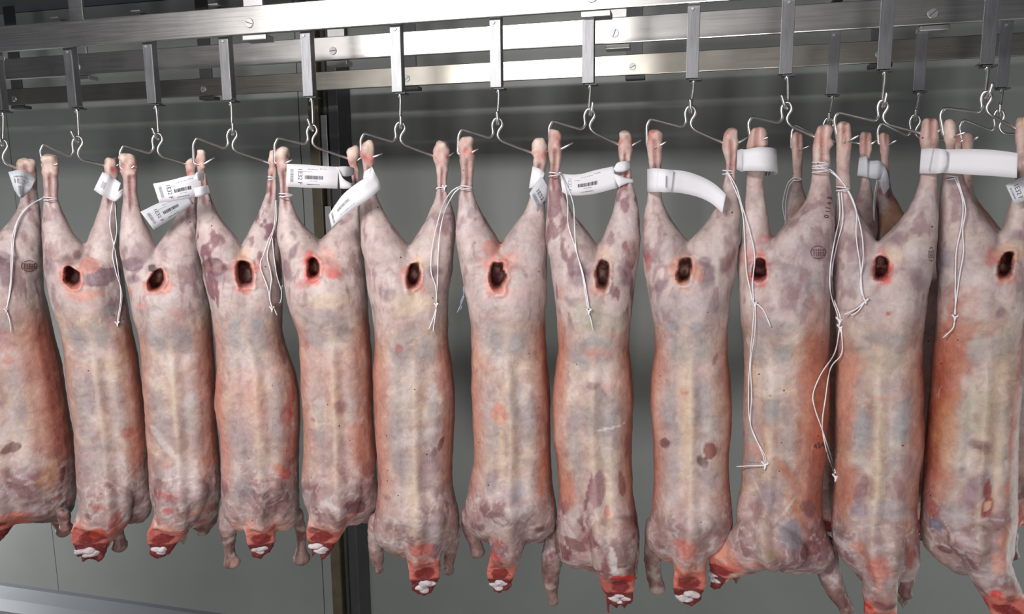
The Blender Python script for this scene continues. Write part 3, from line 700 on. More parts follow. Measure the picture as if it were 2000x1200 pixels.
S.append(dict(spine=-0.12, label='lamb carcass left of the steel column, neck bent left, big barcode tag above it', loop=(610, 248), crotch=(626, 468),
    L=[(294, 538, 566), (317, 536, 564), (346, 545, 565), (383, 545, 567), (417, 543, 579), (445, 541, 598), (460, 541, 614)],
    R=[(291, 679, 701), (310, 678, 701), (333, 686, 701), (360, 688, 702), (392, 686, 703), (425, 667, 704), (452, 642, 706)],
    torso=[(478, 545, 708), (517, 550, 713), (567, 557, 717), (617, 570, 720), (650, 582, 723), (700, 586, 727), (767, 588, 728), (817, 592, 730), (867, 592, 733), (920, 589, 737), (960, 590, 739), (990, 596, 738), (1012, 606, 730), (1024, 624, 700)],
    neck=[(612, 930, 708, 945), (606, 980, 700, 1000), (602, 1020, 672, 1038), (596, 1050, 650, 1068)], open=(611, 526, 13, 20), lip=(216, 96, 84), blood=.35, neckc=(232, 168, 148),
    fore=[[(690, 985, 734, 985, .05), (700, 1005, 730, 1008, .06)]],
    patch=[(560, 530, 10, 20, -20, 'V', .7), (640, 515, 22, 30, 0, 'P', .7), (650, 535, 14, 12, 0, (210, 70, 62), .6), (590, 555, 14, 10, 0, 'R', .4), (570, 495, 6, 16, 20, 'V', .6), (580, 480, 5, 10, 20, 'V', .6), (640, 585, 40, 14, 0, 'C', .6),
           (665, 795, 14, 12, 30, 'V', .6), (612, 825, 7, 7, 0, 'V', .6), (620, 620, 40, 14, 0, 'B', .4), (700, 870, 18, 60, -5, 'O', .55), (697, 990, 24, 16, 35, 'D', .8), (705, 1000, 8, 8, 0, 'M', .8), (655, 740, 50, 90, 0, 'O', .22), (650, 985, 24, 6, 25, 'W', .6), (680, 1010, 16, 6, -30, (204, 80, 72), .6), (640, 780, 6, 20, 0, 'M', .3), (600, 980, 14, 14, 0, 'G', .5), (612, 1047, 12, 10, 0, 'D', .6)]))
S.append(dict(label='lamb carcass just right of the steel column, small triangular nick on its rump', loop=(782, 243), crotch=(799, 481),
    L=[(281, 706, 731), (304, 706, 732), (333, 711, 730), (358, 709, 730), (388, 705, 738), (429, 703, 758), (465, 705, 786)],
    R=[(283, 849, 876), (304, 848, 876), (333, 853, 875), (367, 853, 872), (396, 847, 880), (425, 834, 888), (462, 812, 889)],
    torso=[(491, 709, 886), (533, 713, 884), (575, 721, 876), (617, 728, 875), (667, 731, 877), (710, 730, 882), (750, 728, 889), (783, 728, 890), (850, 733, 885), (910, 738, 882), (950, 739, 884), (985, 734, 893), (1020, 729, 899), (1050, 728, 896), (1072, 746, 876), (1086, 775, 858)],
    neck=[(768, 1000, 872, 1000), (786, 1045, 866, 1045), (794, 1085, 861, 1085), (799, 1133, 860, 1128)], open=(806, 541, 14, 24), osk=-.25, blood=.85,
    fore=[[(720, 1015, 765, 1020, .05), (716, 1060, 748, 1060, .06), (723, 1095, 750, 1090, .06), (732, 1115, 748, 1112, .06)], [(862, 1030, 899, 1030, .06), (868, 1070, 896, 1070, .07), (864, 1112, 886, 1112, .07)]],
    patch=[(760, 575, 12, 14, 20, 'V', .65), (848, 530, 14, 12, 0, 'V', .65), (820, 515, 16, 14, 0, 'C', .7), (790, 540, 10, 24, 0, 'P', .6), (822, 565, 12, 8, 0, 'P', .8), (779, 680, 8, 8, 0, 'R', .5), (806, 590, 40, 24, 0, 'C', .7), (806, 650, 26, 14, 0, 'B', .4),
           (790, 790, 26, 50, 0, 'B', .3), (845, 790, 14, 40, 0, 'B', .35), (865, 760, 10, 34, 0, 'P', .6), (860, 705, 12, 30, 0, 'P', .4), (862, 868, 5, 14, 25, 'D', .85), (848, 885, 6, 10, 20, 'D', .7), (810, 855, 40, 16, -15, 'W', .4), (790, 910, 20, 40, 0, (140, 124, 130), .6), (845, 920, 20, 40, 0, (146, 118, 124), .6),
           (760, 1030, 8, 16, 20, 'D', .5), (828, 1104, 18, 12, 0, (150, 50, 46), .5), (820, 1070, 26, 20, 0, (216, 90, 76), .6), (735, 900, 6, 60, 0, 'P', .7), (850, 1070, 6, 10, 0, 'D', .4), (806, 960, 12, 70, 0, 'C', .4), (879, 1010, 3, 24, 10, 'C', .5)]))
S.append(dict(spine=-0.06, label='pale lamb carcass at the centre with the cleanest round opening', loop=(972, 235), crotch=(978, 476),
    L=[(273, 899, 925), (296, 895, 928), (325, 901, 925), (354, 903, 923), (379, 896, 925), (408, 892, 938), (450, 890, 963)],
    R=[(277, 1041, 1066), (300, 1039, 1067), (325, 1043, 1065), (367, 1038, 1062), (408, 1028, 1065), (446, 1000, 1067)],
    torso=[(486, 893, 1069), (517, 897, 1070), (567, 907, 1068), (610, 917, 1065), (650, 920, 1065), (700, 920, 1068), (750, 920, 1074), (800, 922, 1076), (850, 926, 1076), (900, 925, 1076), (933, 920, 1077), (975, 912, 1084), (1000, 905, 1089), (1025, 908, 1088), (1045, 925, 1076), (1060, 948, 1052)],
    neck=[(938, 980, 1048, 985), (955, 1030, 1030, 1035), (958, 1070, 1024, 1075), (953, 1105, 1012, 1108), (949, 1126, 1000, 1134)], open=(972, 541, 15, 27), lip=(222, 146, 132), blood=.6,
    fore=[[(900, 1000, 940, 1010, .05), (902, 1034, 934, 1038, .07), (914, 1060, 942, 1060, .07), (922, 1080, 944, 1074, .07)], [(1040, 1030, 1080, 1030, .05), (1046, 1050, 1066, 1050, .06)]],
    patch=[(960, 485, 16, 14, -30, 'P', .8), (975, 470, 10, 22, 0, 'P', .7), (940, 510, 10, 10, 0, 'P', .5), (1000, 520, 10, 20, 0, 'P', .5), (975, 810, 16, 22, -10, 'S', .75), (1005, 780, 16, 50, 0, 'B', .4), (970, 640, 34, 14, 0, 'B', .35), (950, 715, 22, 20, 0, 'S', .3), (975, 700, 20, 20, 0, 'W', .5),
           (1060, 930, 12, 55, 8, 'O', .65), (960, 940, 14, 24, 0, (132, 116, 126), .6), (1010, 960, 22, 22, 0, (148, 144, 160), .6), (980, 890, 8, 60, 0, 'C', .6), (940, 1035, 8, 12, 30, 'D', .6), (1055, 1040, 12, 8, 20, 'D', .7), (1040, 1025, 8, 6, 0, 'D', .5), (970, 1060, 14, 14, 0, 'R', .4), (1010, 990, 20, 16, 0, 'W', .5), (963, 1095, 12, 12, 0, (190, 60, 60), .7), (970, 1107, 14, 8, 0, 'D', .6), (905, 1030, 8, 20, 0, (140, 90, 84), .6), (1012, 640, 40, 12, 0, 'C', .2)]))
S.append(dict(noff=-.03, neckc=(150, 92, 86), label='lamb carcass right of centre hanging lowest, dark stringy neck with a drip of blood', loop=(1152, 217), crotch=(1168, 480),
    L=[(258, 1072, 1095), (288, 1070, 1097), (317, 1074, 1096), (354, 1071, 1093), (375, 1068, 1100), (417, 1067, 1118), (450, 1067, 1146)],
    R=[(262, 1209, 1234), (288, 1207, 1234), (312, 1211, 1231), (346, 1211, 1232), (383, 1203, 1242), (425, 1192, 1249), (460, 1178, 1252)],
    torso=[(490, 1071, 1250), (517, 1073, 1247), (567, 1082, 1240), (617, 1088, 1231), (683, 1090, 1228), (733, 1084, 1233), (783, 1078, 1237), (850, 1079, 1235), (900, 1089, 1233), (950, 1092, 1235), (1000, 1091, 1243), (1050, 1084, 1250), (1080, 1082, 1250), (1098, 1094, 1248), (1110, 1112, 1240)],
    neck=[(1150, 1040, 1246, 1040), (1158, 1080, 1244, 1085), (1170, 1120, 1240, 1125), (1184, 1155, 1240, 1158)], open=(1178, 541, 13, 27), lip=(206, 158, 142), blood=.55,
    fore=[[(1068, 1040, 1112, 1045, .05), (1058, 1085, 1100, 1088, .06), (1058, 1120, 1092, 1122, .06), (1064, 1158, 1090, 1158, .06), (1070, 1176, 1090, 1174, .06)], [(1205, 1080, 1250, 1080, .05), (1212, 1118, 1244, 1118, .06)]],
    musc=.8, smus=1.0, drip=[[(1178, 1085, .009, -.03), (1181, 1130, .009, -.035), (1186, 1165, .0065, -.03), (1187, 1185, .006, -.03), (1188, 1200, .005, -.03)]],
    patch=[(1130, 540, 18, 26, 20, 'V', .7), (1120, 590, 18, 10, 10, 'V', .5), (1225, 540, 16, 28, 0, 'V', .7), (1235, 500, 10, 26, 0, 'M', .5), (1165, 565, 14, 8, 0, 'P', .5), (1190, 500, 14, 20, 0, (206, 176, 160), .6), (1150, 620, 36, 26, 0, 'Y', .6), (1165, 665, 26, 12, 0, 'B', .5), (1210, 630, 16, 20, 0, 'Y', .5),
           (1170, 690, 30, 14, 0, 'P', .5), (1155, 755, 14, 8, 0, 'D', .5), (1180, 770, 3, 14, -30, 'D', .5), (1170, 815, 34, 44, 0, 'B', .45), (1190, 838, 34, 2.5, -12, 'W', .9), (1150, 960, 3.5, 42, 10, 'D', .75), (1168, 955, 16, 42, 6, (156, 112, 120), .85), (1215, 950, 7, 30, -8, 'M', .8), (1190, 960, 7, 90, 0, 'C', .65), (1226, 885, 6, 24, 0, 'M', .7),
           (1110, 960, 14, 40, 0, 'O', .6), (1118, 1015, 12, 20, 20, 'W', .6), (1125, 1070, 24, 12, 30, (122, 78, 76), .8), (1150, 1050, 12, 30, 20, 'M', .6), (1185, 1000, 6, 16, 0, 'R', .6), (1215, 1060, 22, 34, 0, (124, 90, 88), .7), (1235, 1110, 12, 24, 0, (116, 84, 80), .7), (1197, 1085, 8, 34, -8, 'W', .85), (1182, 1100, 8, 30, 0, 'M', .8), (1217, 1128, 22, 14, 0, (226, 48, 40), .9), (1210, 1140, 16, 10, 0, 'D', .7), (1080, 1080, 14, 40, 0, (108, 84, 80), .7), (1095, 690, 8, 100, 0, 'O', .5)]))
S.append(dict(label='lamb carcass with a long blank white tag curling from its left shank', loop=(1349, 212), crotch=(1345, 471),
    L=[(258, 1267, 1293), (283, 1262, 1293), (317, 1268, 1291), (354, 1270, 1291), (392, 1262, 1294), (425, 1256, 1308), (452, 1255, 1326)],
    R=[(256, 1416, 1441), (288, 1410, 1443), (321, 1418, 1440), (363, 1411, 1438), (392, 1405, 1443), (429, 1384, 1446), (455, 1362, 1446)],
    torso=[(481, 1255, 1445), (533, 1256, 1438), (583, 1267, 1428), (633, 1277, 1421), (683, 1279, 1419), (733, 1273, 1426), (783, 1269, 1430), (850, 1275, 1426), (917, 1278, 1423), (960, 1276, 1424), (1000, 1273, 1431), (1030, 1262, 1433), (1060, 1260, 1424), (1082, 1276, 1400), (1096, 1300, 1376)],
    neck=[(1302, 1010, 1398, 1015), (1312, 1055, 1384, 1060), (1315, 1100, 1380, 1100), (1314, 1150, 1380, 1150)], open=(1337, 532, 14, 24), lip=(212, 160, 138), blood=.75,
    fore=[[(1262, 1020, 1306, 1030, .04), (1257, 1070, 1296, 1070, .05), (1260, 1110, 1290, 1110, .05), (1270, 1150, 1298, 1146, .05)], [(1385, 1030, 1430, 1025, .05), (1390, 1060, 1420, 1055, .06)]],
    patch=[(1262, 510, 7, 22, 0, 'R', .55), (1288, 560, 16, 9, -40, 'V', .7), (1378, 512, 12, 10, 0, 'V', .7), (1385, 540, 18, 20, 0, 'V', .65), (1417, 518, 12, 20, 0, 'D', .65), (1425, 490, 10, 40, 0, 'M', .4), (1400, 540, 4, 30, 0, 'W', .7), (1337, 500, 16, 10, 0, (150, 110, 96), .5), (1315, 520, 10, 20, 0, 'S', .6), (1362, 535, 10, 16, 0, 'S', .6),
           (1310, 640, 18, 12, 0, 'B', .65), (1362, 642, 16, 14, 0, 'B', .65), (1335, 600, 60, 24, 0, 'G', .6), (1303, 790, 12, 40, 0, 'B', .5), (1375, 790, 16, 40, 0, 'B', .5), (1337, 740, 14, 100, 0, 'C', .4), (1336, 768, 8, 3, 0, 'S', .8), (1387, 885, 14, 18, 0, (128, 62, 54), .9), (1372, 905, 10, 14, -40, 'D', .8), (1297, 870, 10, 12, 30, 'D', .8),
           (1340, 880, 12, 80, 0, 'C', .4), (1398, 705, 4, 12, 20, 'D', .5), (1385, 940, 18, 30, 0, (150, 130, 136), .7), (1310, 950, 14, 50, 0, 'G', .5), (1330, 1010, 9, 26, 0, (150, 104, 104), .6), (1290, 1040, 16, 24, 0, (140, 104, 100), .6), (1285, 1075, 14, 10, 0, 'D', .6), (1360, 1010, 40, 20, 0, 'W', .35), (1345, 1075, 24, 24, 0, (224, 110, 92), .6), (1340, 1140, 16, 14, 0, (150, 76, 62), .7), (1272, 990, 8, 30, 0, 'O', .5), (1410, 1040, 14, 20, 0, (130, 96, 96), .6)]))
S.append(dict(tone=(178, 148, 134), label='sideways-turned lamb carcass, neck bent far left, printed digits on its thigh', loop=(1537, 204), crotch=(1509, 472), skew=.035,
    L=[(254, 1467, 1497), (283, 1456, 1499), (310, 1460, 1492), (350, 1460, 1490), (400, 1452, 1496), (442, 1448, 1502), (460, 1446, 1506)],
    R=[(250, 1596, 1628), (275, 1588, 1620), (300, 1586, 1621), (333, 1585, 1623), (367, 1581, 1625), (400, 1570, 1627), (425, 1546, 1629), (452, 1522, 1629)],
    torso=[(482, 1440, 1628), (533, 1440, 1624), (580, 1443, 1622), (625, 1447, 1622), (660, 1454, 1621), (742, 1454, 1620), (825, 1450, 1618), (888, 1452, 1614), (940, 1448, 1608), (985, 1438, 1604), (1020, 1440, 1608), (1050, 1444, 1618), (1080, 1458, 1632), (1100, 1490, 1636), (1118, 1540, 1628)],
    neck=[(1462, 1000, 1560, 1100), (1432, 1030, 1505, 1105), (1404, 1072, 1450, 1125), (1380, 1095, 1410, 1138)], open=(1482, 530, 13, 24), spine=-.35, lip=(206, 92, 84), blood=.35, fl0=.35, neckc=(214, 150, 128),
    fore=[[(1580, 1060, 1636, 1070, .03), (1592, 1118, 1640, 1112, .03), (1612, 1155, 1650, 1145, .02), (1640, 1190, 1664, 1184, .02)]], flap=[(1438, 1126, 14, 16, .0), (1545, 1106, 18, 13, .0)],
    patch=[(1458, 505, 14, 24, 0, 'R', .45), (1490, 470, 22, 10, -20, 'R', .4), (1485, 500, 16, 10, 0, 'P', .6), (1595, 492, 18, 18, 0, 'V', .45), (1550, 540, 30, 30, 0, 'V', .35), (1590, 560, 16, 24, 0, 'B', .5), (1555, 500, 30, 50, 20, 'G', .5), (1510, 640, 40, 20, 0, 'B', .5), (1505, 740, 30, 60, 0, 'W', .4), (1507, 800, 16, 30, 0, 'B', .7),
           (1590, 750, 24, 150, 0, 'O', .6), (1603, 840, 10, 90, 0, (196, 96, 66), .5), (1475, 885, 22, 14, 0, 'P', .5), (1540, 930, 12, 40, -35, (176, 112, 88), .7), (1500, 970, 30, 40, 0, (150, 132, 142), .7), (1480, 1000, 14, 20, 0, (146, 104, 108), .6), (1555, 1000, 10, 50, -25, (180, 116, 84), .6), (1580, 1000, 14, 20, -30, (128, 84, 84), .8), (1545, 1040, 22, 30, -30, (138, 142, 152), .7),
           (1515, 1070, 24, 14, 30, (150, 124, 98), .7), (1585, 1080, 20, 16, 20, (124, 72, 74), .8), (1435, 1110, 20, 20, 0, (204, 92, 80), .5), (1420, 1085, 20, 24, 30, 'S', .6), (1480, 1100, 40, 8, -15, (190, 84, 70), .5), (1630, 1130, 12, 30, 20, (110, 70, 68), .7), (1540, 990, 24, 3, -60, 'W', .6), (1480, 960, 26, 3, 60, 'W', .5)]))
S.append(dict(tone=(178, 148, 134), fl0=.40, label='lamb carcass second from the right with a bright red rim round its opening', loop=(1725, 200), crotch=(1713, 474), skew=.035,
    L=[(244, 1636, 1661), (275, 1634, 1662), (300, 1635, 1660), (333, 1634, 1658), (375, 1633, 1662), (417, 1630, 1683), (454, 1628, 1702)],
    R=[(236, 1801, 1832), (270, 1794, 1832), (300, 1799, 1831), (333, 1799, 1831), (367, 1793, 1832), (396, 1780, 1833), (429, 1758, 1833), (456, 1734, 1832)],
    torso=[(484, 1627, 1829), (533, 1626, 1824), (596, 1630, 1812), (640, 1634, 1805), (700, 1633, 1803), (760, 1630, 1805), (825, 1628, 1806), (867, 1629, 1806), (920, 1629, 1800), (967, 1626, 1794), (1017, 1622, 1793), (1050, 1624, 1797), (1085, 1638, 1798), (1110, 1660, 1796), (1135, 1682, 1786)],
    neck=[(1668, 1060, 1770, 1060), (1682, 1105, 1758, 1105), (1684, 1150, 1754, 1150), (1686, 1196, 1754, 1196), (1688, 1222, 1752, 1222)], open=(1721, 527, 14, 25), lip=(214, 70, 60), blood=1.0, neckc=(220, 120, 96),
    fore=[[(1755, 1080, 1797, 1075, .04), (1758, 1120, 1792, 1120, .06), (1756, 1160, 1782, 1160, .06)], [(1628, 1030, 1670, 1030, .05), (1640, 1075, 1676, 1080, .06)]], flap=[(1764, 1172, 12, 20, .06)],
    patch=[(1680, 540, 30, 40, 0, 'G', .7), (1655, 480, 24, 26, 0, 'V', .35), (1795, 520, 26, 60, 0, 'G', .4), (1745, 500, 14, 16, 0, 'C', .6), (1755, 465, 12, 12, 20, 'V', .5), (1795, 545, 12, 20, 0, 'V', .3), (1720, 660, 60, 14, 0, 'B', .45), (1720, 710, 50, 40, 0, 'C', .4), (1675, 720, 16, 30, 0, 'O', .4), (1690, 850, 18, 44, 0, 'B', .7), (1765, 830, 16, 50, 0, 'B', .7),
           (1720, 850, 8, 110, 0, 'C', .45), (1720, 780, 10, 6, 0, 'S', .6), (1655, 780, 16, 120, 0, (204, 140, 116), .6), (1660, 960, 14, 60, 8, 'O', .55), (1682, 960, 12, 40, 14, (146, 104, 108), .8), (1756, 955, 12, 34, -14, (150, 110, 112), .8), (1775, 920, 18, 44, 0, (168, 132, 130), .6), (1680, 1000, 20, 24, 20, (136, 120, 136), .7), (1740, 1000, 34, 26, 0, (164, 158, 164), .6), (1720, 940, 9, 50, 0, (222, 200, 170), .45),
           (1778, 1100, 12, 34, 0, (140, 44, 34), .7), (1680, 1075, 20, 20, 0, (196, 120, 96), .6), (1718, 1110, 26, 30, 0, (224, 84, 60), .45), (1718, 1130, 6, 50, 0, (232, 160, 140), .5), (1636, 1050, 14, 14, 0, (110, 112, 122), .6), (1735, 612, 4, 4, 0, 'R', .8), (1720, 1190, 20, 12, 0, 'D', .7)]))
S.append(dict(tone=(178, 148, 134), label='broad lamb carcass at the right edge, string hanging from its left shank', loop=(1927, 183), crotch=(1952, 462), skew=.035,
    L=[(237, 1845, 1867), (267, 1844, 1867), (300, 1848, 1867), (330, 1844, 1874), (354, 1838, 1887), (396, 1833, 1905), (437, 1831, 1934)],
    R=[(232, 1983, 2008), (260, 1981, 2010), (300, 1985, 2010), (340, 1984, 2012), (380, 1975, 2016), (415, 1966, 2020), (445, 1957, 2022)],
    torso=[(472, 1829, 2022), (520, 1829, 2020), (554, 1830, 2014), (600, 1828, 2004), (658, 1824, 1997), (742, 1817, 1996), (800, 1812, 1994), (846, 1809, 1991), (900, 1803, 1987), (967, 1799, 1987), (1017, 1797, 1989), (1067, 1802, 1986), (1095, 1832, 1980), (1122, 1870, 1972)],
    neck=[(1850, 1050, 1972, 1040), (1880, 1095, 1972, 1080), (1902, 1140, 1980, 1115), (1925, 1180, 1998, 1160), (1945, 1212, 2010, 1195)], open=(1966, 522, 15, 29), osk=-.2, spine=.25, fl0=.45, lip=(206, 128, 112), blood=.8,
    fore=[[(1955, 1050, 1990, 1040, .06), (1962, 1085, 1988, 1080, .07)]],
    patch=[(1845, 510, 20, 30, 0, (110, 108, 128), .6), (1845, 545, 14, 16, 0, 'B', .5), (1937, 505, 14, 24, 0, (196, 70, 56), .5), (1995, 470, 20, 24, 0, 'V', .7), (1975, 490, 26, 20, 0, 'C', .5), (1880, 520, 30, 50, 0, 'G', .6), (1955, 612, 10, 14, 20, 'V', .6), (1980, 605, 6, 8, 0, 'V', .5), (1860, 700, 34, 160, 5, (176, 92, 66), .65), (1835, 820, 20, 140, 0, (150, 70, 50), .6),
           (1850, 850, 26, 90, 0, (190, 140, 96), .5), (1910, 800, 26, 60, 0, 'Y', .5), (1915, 870, 22, 12, 0, 'D', .6), (1925, 880, 14, 12, 0, 'D', .5), (1955, 760, 20, 200, 0, 'C', .35), (1905, 960, 22, 50, 15, (150, 124, 134), .8), (1929, 960, 7, 32, 0, (140, 60, 56), .8), (1928, 995, 12, 24, 10, (150, 66, 60), .8), (1928, 992, 7, 13, 10, (226, 180, 156), .95), (1830, 1030, 18, 14, 0, (100, 112, 136), .7), (1860, 1010, 30, 30, 0, (170, 164, 168), .6),
           (1845, 1080, 20, 12, 10, 'D', .75), (1820, 1000, 16, 20, 0, (150, 70, 54), .6), (1880, 1110, 16, 10, 20, 'D', .5), (1920, 1075, 14, 5, -10, 'K', .4), (1965, 1060, 12, 40, 0, (222, 140, 100), .5), (1945, 1165, 14, 12, 0, (220, 50, 44), .8), (1975, 1180, 12, 10, 0, 'D', .7), (1952, 1100, 20, 30, 0, (224, 150, 130), .6), (1950, 920, 8, 90, 0, (214, 186, 150), .35), (1985, 800, 6, 200, 0, (206, 96, 70), .5)]))
# the second row, on the middle rail
def back(label, loop, cx, w, lx, rx, sx=0):
    g = lambda t, a, b: (t, cx - w * a + sx * (t - 450) / 600, cx + w * b + sx * (t - 450) / 600)
    return dict(label=label, loop=loop, D=D2, crotch=(cx, 462), vox=.0055, tone=(176, 140, 128), flank=.8,
        L=[(262, lx - 11, lx + 9), (285, lx - 12, lx + 11), (310, lx - 9, lx + 9), (345, lx - 10, lx + 10), (380, lx - 16, lx + 14), (420, lx - 24, (lx + cx) / 2 + 4), (450, lx - 26, cx - 14)],
        R=[(262, rx - 9, rx + 11), (285, rx - 11, rx + 12), (310, rx - 9, rx + 9), (345, rx - 10, rx + 10), (380, rx - 14, rx + 16), (420, (rx + cx) / 2 - 4, rx + 24), (450, cx + 14, rx + 26)],
        torso=[g(470, .97, .97), g(520, .94, .94), g(580, .84, .84), g(650, .76, .76), g(750, .80, .80), g(850, .80, .80), g(930, .80, .80), g(980, .84, .84), g(1010, .75, .75), (1024, cx - 40, cx + 40)],
        neck=[(cx - 45, 940, cx + 40, 940), (cx - 36, 990, cx + 30, 990), (cx - 32, 1010, cx + 26, 1010), (cx - 30, 1030, cx + 24, 1030)], open=(cx, 520, 10, 20), blood=.6)
S.append(back('lamb carcass in the second row, seen between the sideways carcass and its left neighbour', (1619, 235), 1622, 92, 1558, 1690, 0))
S.append(back('lamb carcass in the second row, its orange rump showing above the red-rimmed one', (1788, 229), 1800, 94, 1728, 1866, 0))
S.append(back('lamb carcass in the second row, peeping out at the right edge of the picture', (1952, 219), 1968, 94, 1890, 2036, 0))
S[12]['patch'] = [(1560, 430, 16, 30, 0, (188, 128, 96), .7)]
S[13]['patch'] = [(1742, 430, 26, 40, 20, (206, 156, 120), .9), (1735, 385, 26, 5, 35, 'R', .6)]
S[14]['patch'] = [(1915, 420, 16, 40, -25, (190, 110, 76), .7), (1890, 380, 10, 30, 0, (170, 120, 100), .5)]
for i_, s_ in enumerate(S): build_carcass(i_, s_)

# ------------------------------------------------------------------ strap hooks and gambrels
def lab_pos(i):
    return ['cut off at the left edge', 'second from the left edge', 'third from the left edge', 'fourth from the left edge', 'just left of the steel column', 'just right of the steel column',
            'at the middle of the picture', 'just right of the middle', 'above the long curled blank tag', 'above the sideways carcass', 'above the red-rimmed carcass', 'nearest the right edge'][i]
HG = [  # strap bottom px, rear strap?, gambrel: corner, left leg, left tip, right leg, right tip, J-tip side
 dict(s=(-4, 214), c=(-72, 298), l=(-62, 336), lt=(-46, 330), r=(46, 334), rt=(60, 322), j=-.5),
 dict(s=(141, 208), c=(77, 287), l=(96, 324), lt=(113, 320), r=(216, 328), rt=(236, 318), j=-1),
 dict(s=(296, 206), c=(233, 290), l=(247, 332), lt=(263, 324), r=(372, 324), rt=(388, 314), j=-.8),
 dict(s=(443, 195), c=(376, 275), l=(390, 322), lt=(419, 308), r=(529, 320), rt=(548, 308), j=.1),
 dict(s=(601, 189), c=(535, 275), l=(548, 321), lt=(571, 312), r=(690, 314), rt=(712, 304), j=-.7),
 dict(s=(775, 184), c=(703, 266), l=(717, 309), lt=(747, 300), r=(862, 311), rt=(886, 298), j=.1),
 dict(s=(968, 172), c=(894, 258), l=(906, 303), lt=(934, 291), r=(1052, 304), rt=(1070, 294), j=-.1),
 dict(s=(1148, 154), c=(1071, 242), l=(1086, 293), lt=(1119, 279), r=(1222, 288), rt=(1252, 273), j=.5),
 dict(s=(1352, 147), c=(1262, 238), l=(1276, 289), lt=(1301, 277), r=(1427, 285), rt=(1460, 267), j=-.1),
 dict(s=(1535, 135), c=(1460, 234), l=(1478, 275), lt=(1500, 268), r=(1603, 272), rt=(1631, 247), j=-.8),
 dict(s=(1727, 127), c=(1628, 225), l=(1648, 278), lt=(1678, 264), r=(1812, 266), rt=(1840, 250), j=.4),
 dict(s=(1929, 114), c=(1835, 217), l=(1855, 268), lt=(1885, 258), r=(1997, 256), rt=(2020, 246), j=.6),
 dict(s=(1625, 179), c=(1545, 250), l=(1558, 292), lt=(1582, 285), r=(1690, 285), rt=(1712, 274), j=.0),
 dict(s=(1795, 170), c=(1713, 246), l=(1728, 284), lt=(1751, 274), r=(1866, 280), rt=(1886, 270), j=.0),
 dict(s=(1958, 160), c=(1873, 240), l=(1890, 276), lt=(1911, 267), r=(2036, 272), rt=(2056, 262), j=.0)]
for i, (h, sp) in enumerate(zip(HG, S)):
    fr = sp['fr']; D = sp.get('D', D1); rear = i >= 12
    zb = CAM_Z + 0.2535; px = h['s']; Xs = on_y(px[0], px[1], D + .016)[0]
    where = lab_pos(i) if not rear else ['behind the sideways carcass', 'behind the red-rimmed carcass', 'at the far right edge'][i - 12]
    t = empty('strap_hook', (Xs, D + 0.018, ZT)); k = 1.0
    tag(t, ('steel strap hook with swivel rod on the %s rail, ' % ('middle' if rear else 'front')) + where, 'hook', 'strap hooks on the rails')
    H = ZT - zb; b = MB()
    b.box(-0.0128, 0.0128, -0.0015, 0.0015, -H, 0.004, 0.0006)
    b.box(-0.0128, 0.0128, -0.034, 0.0015, 0.004, 0.007, 0.0006)
    b.box(-0.0128, 0.0128, -0.001, 0.024, -H, -H + 0.003, 0.0006)
    b.build('strap', M_STRAP, t)
    MB().box(0.0110, 0.0132, 0.0, 0.020, -H + .004, -0.03, 0.0008).build('strap_flange', M_STRAP, t)
    MB().disc((0.0 if i % 2 else -.003, -0.0015, -0.0655 - .008), 0.004, 0.002, 12).build('rivet', M_BRACK, t)
    MB().box(-0.006, 0.020, 0.0, 0.026, -H - 0.0045, -H - 0.001, 0.001).build('foot_plate', M_DARK, t)
    # rod from the strap down to the gambrel loop, ending in a J
    lw = fr.world((0, 0, 0)); base = np.array([Xs, D + 0.018, ZT])
    p0 = base + np.array([0.004, 0.008, -H - .002]); jx = h['j'] * .014
    p1 = lw + fr.ex * (-.2 * jx) + fr.ey * 0.010 + np.array([0, 0, 0.006])
    pts = [p0, p0 * .75 + p1 * .25 + fr.ex * .0015, p1, lw + fr.ey * .008 + np.array([0, 0, -.004]), lw + np.array([0, 0, -.0085]), lw - fr.ey * .010 + fr.ex * jx * .4 + np.array([0, 0, -.003]), lw - fr.ey * .015 + fr.ex * jx + np.array([0, 0, .018])]
    R = [q - base for q in smooth_path(pts, .004)]
    MB().tube(R, .0036, 10).build('swivel_hook', M_WIRE, t, True)
    MB().tube([p0 - base + np.array([0, 0, .001]), p0 - base + np.array([0, 0, -.010])], .0048, 12).build('swivel_nut', M_WIRE, t, True)
    # gambrel: one bent wire
    sk = sp.get('skew', .028); lx, ly = sp['loop']; fs = min(1.04, 1 / fr.scale() / 828.)
    q = lambda x, y, off=0.0: fr.l(lx + x * fs * (1 if True else 1), ly + y * fs, off)
    c, l, lt, r, rt = h['c'], h['l'], h['lt'], h['r'], h['rt']
    path = [fr.l(lt[0], lt[1], -sk - .020), fr.l(l[0] + 5, l[1] + 1, -sk - .004), fr.l(l[0] - 12, l[1] - 2, -sk + .004), fr.l(c[0] + 1, c[1] + 8, -sk - .002), fr.l(c[0] + 8, c[1] - 6, -sk),
            q(-16, 35, -.004), q(-8, 26), q(-11, 8), q(-5, -4), q(5, -4), q(10.5, 8), q(1, 22), q(0, 32), q(8, 41, .004), fr.l(r[0] - 16, r[1] - 6, sk), fr.l(r[0] + 4, r[1] + 2, sk), fr.l(rt[0], rt[1], sk - .012)]
    P_ = round_path(path, .007)
    rr = [.0032] * len(P_); rr[0] = .0016; rr[-1] = .0016
    g = MB().tube(P_, rr, 10).build('gambrel', M_WIRE, None, True, loc=fr.G, rz=fr.rz)
    tag(g, 'bent wire gambrel holding apart two hind legs, ' + where, 'gambrel', 'gambrels')

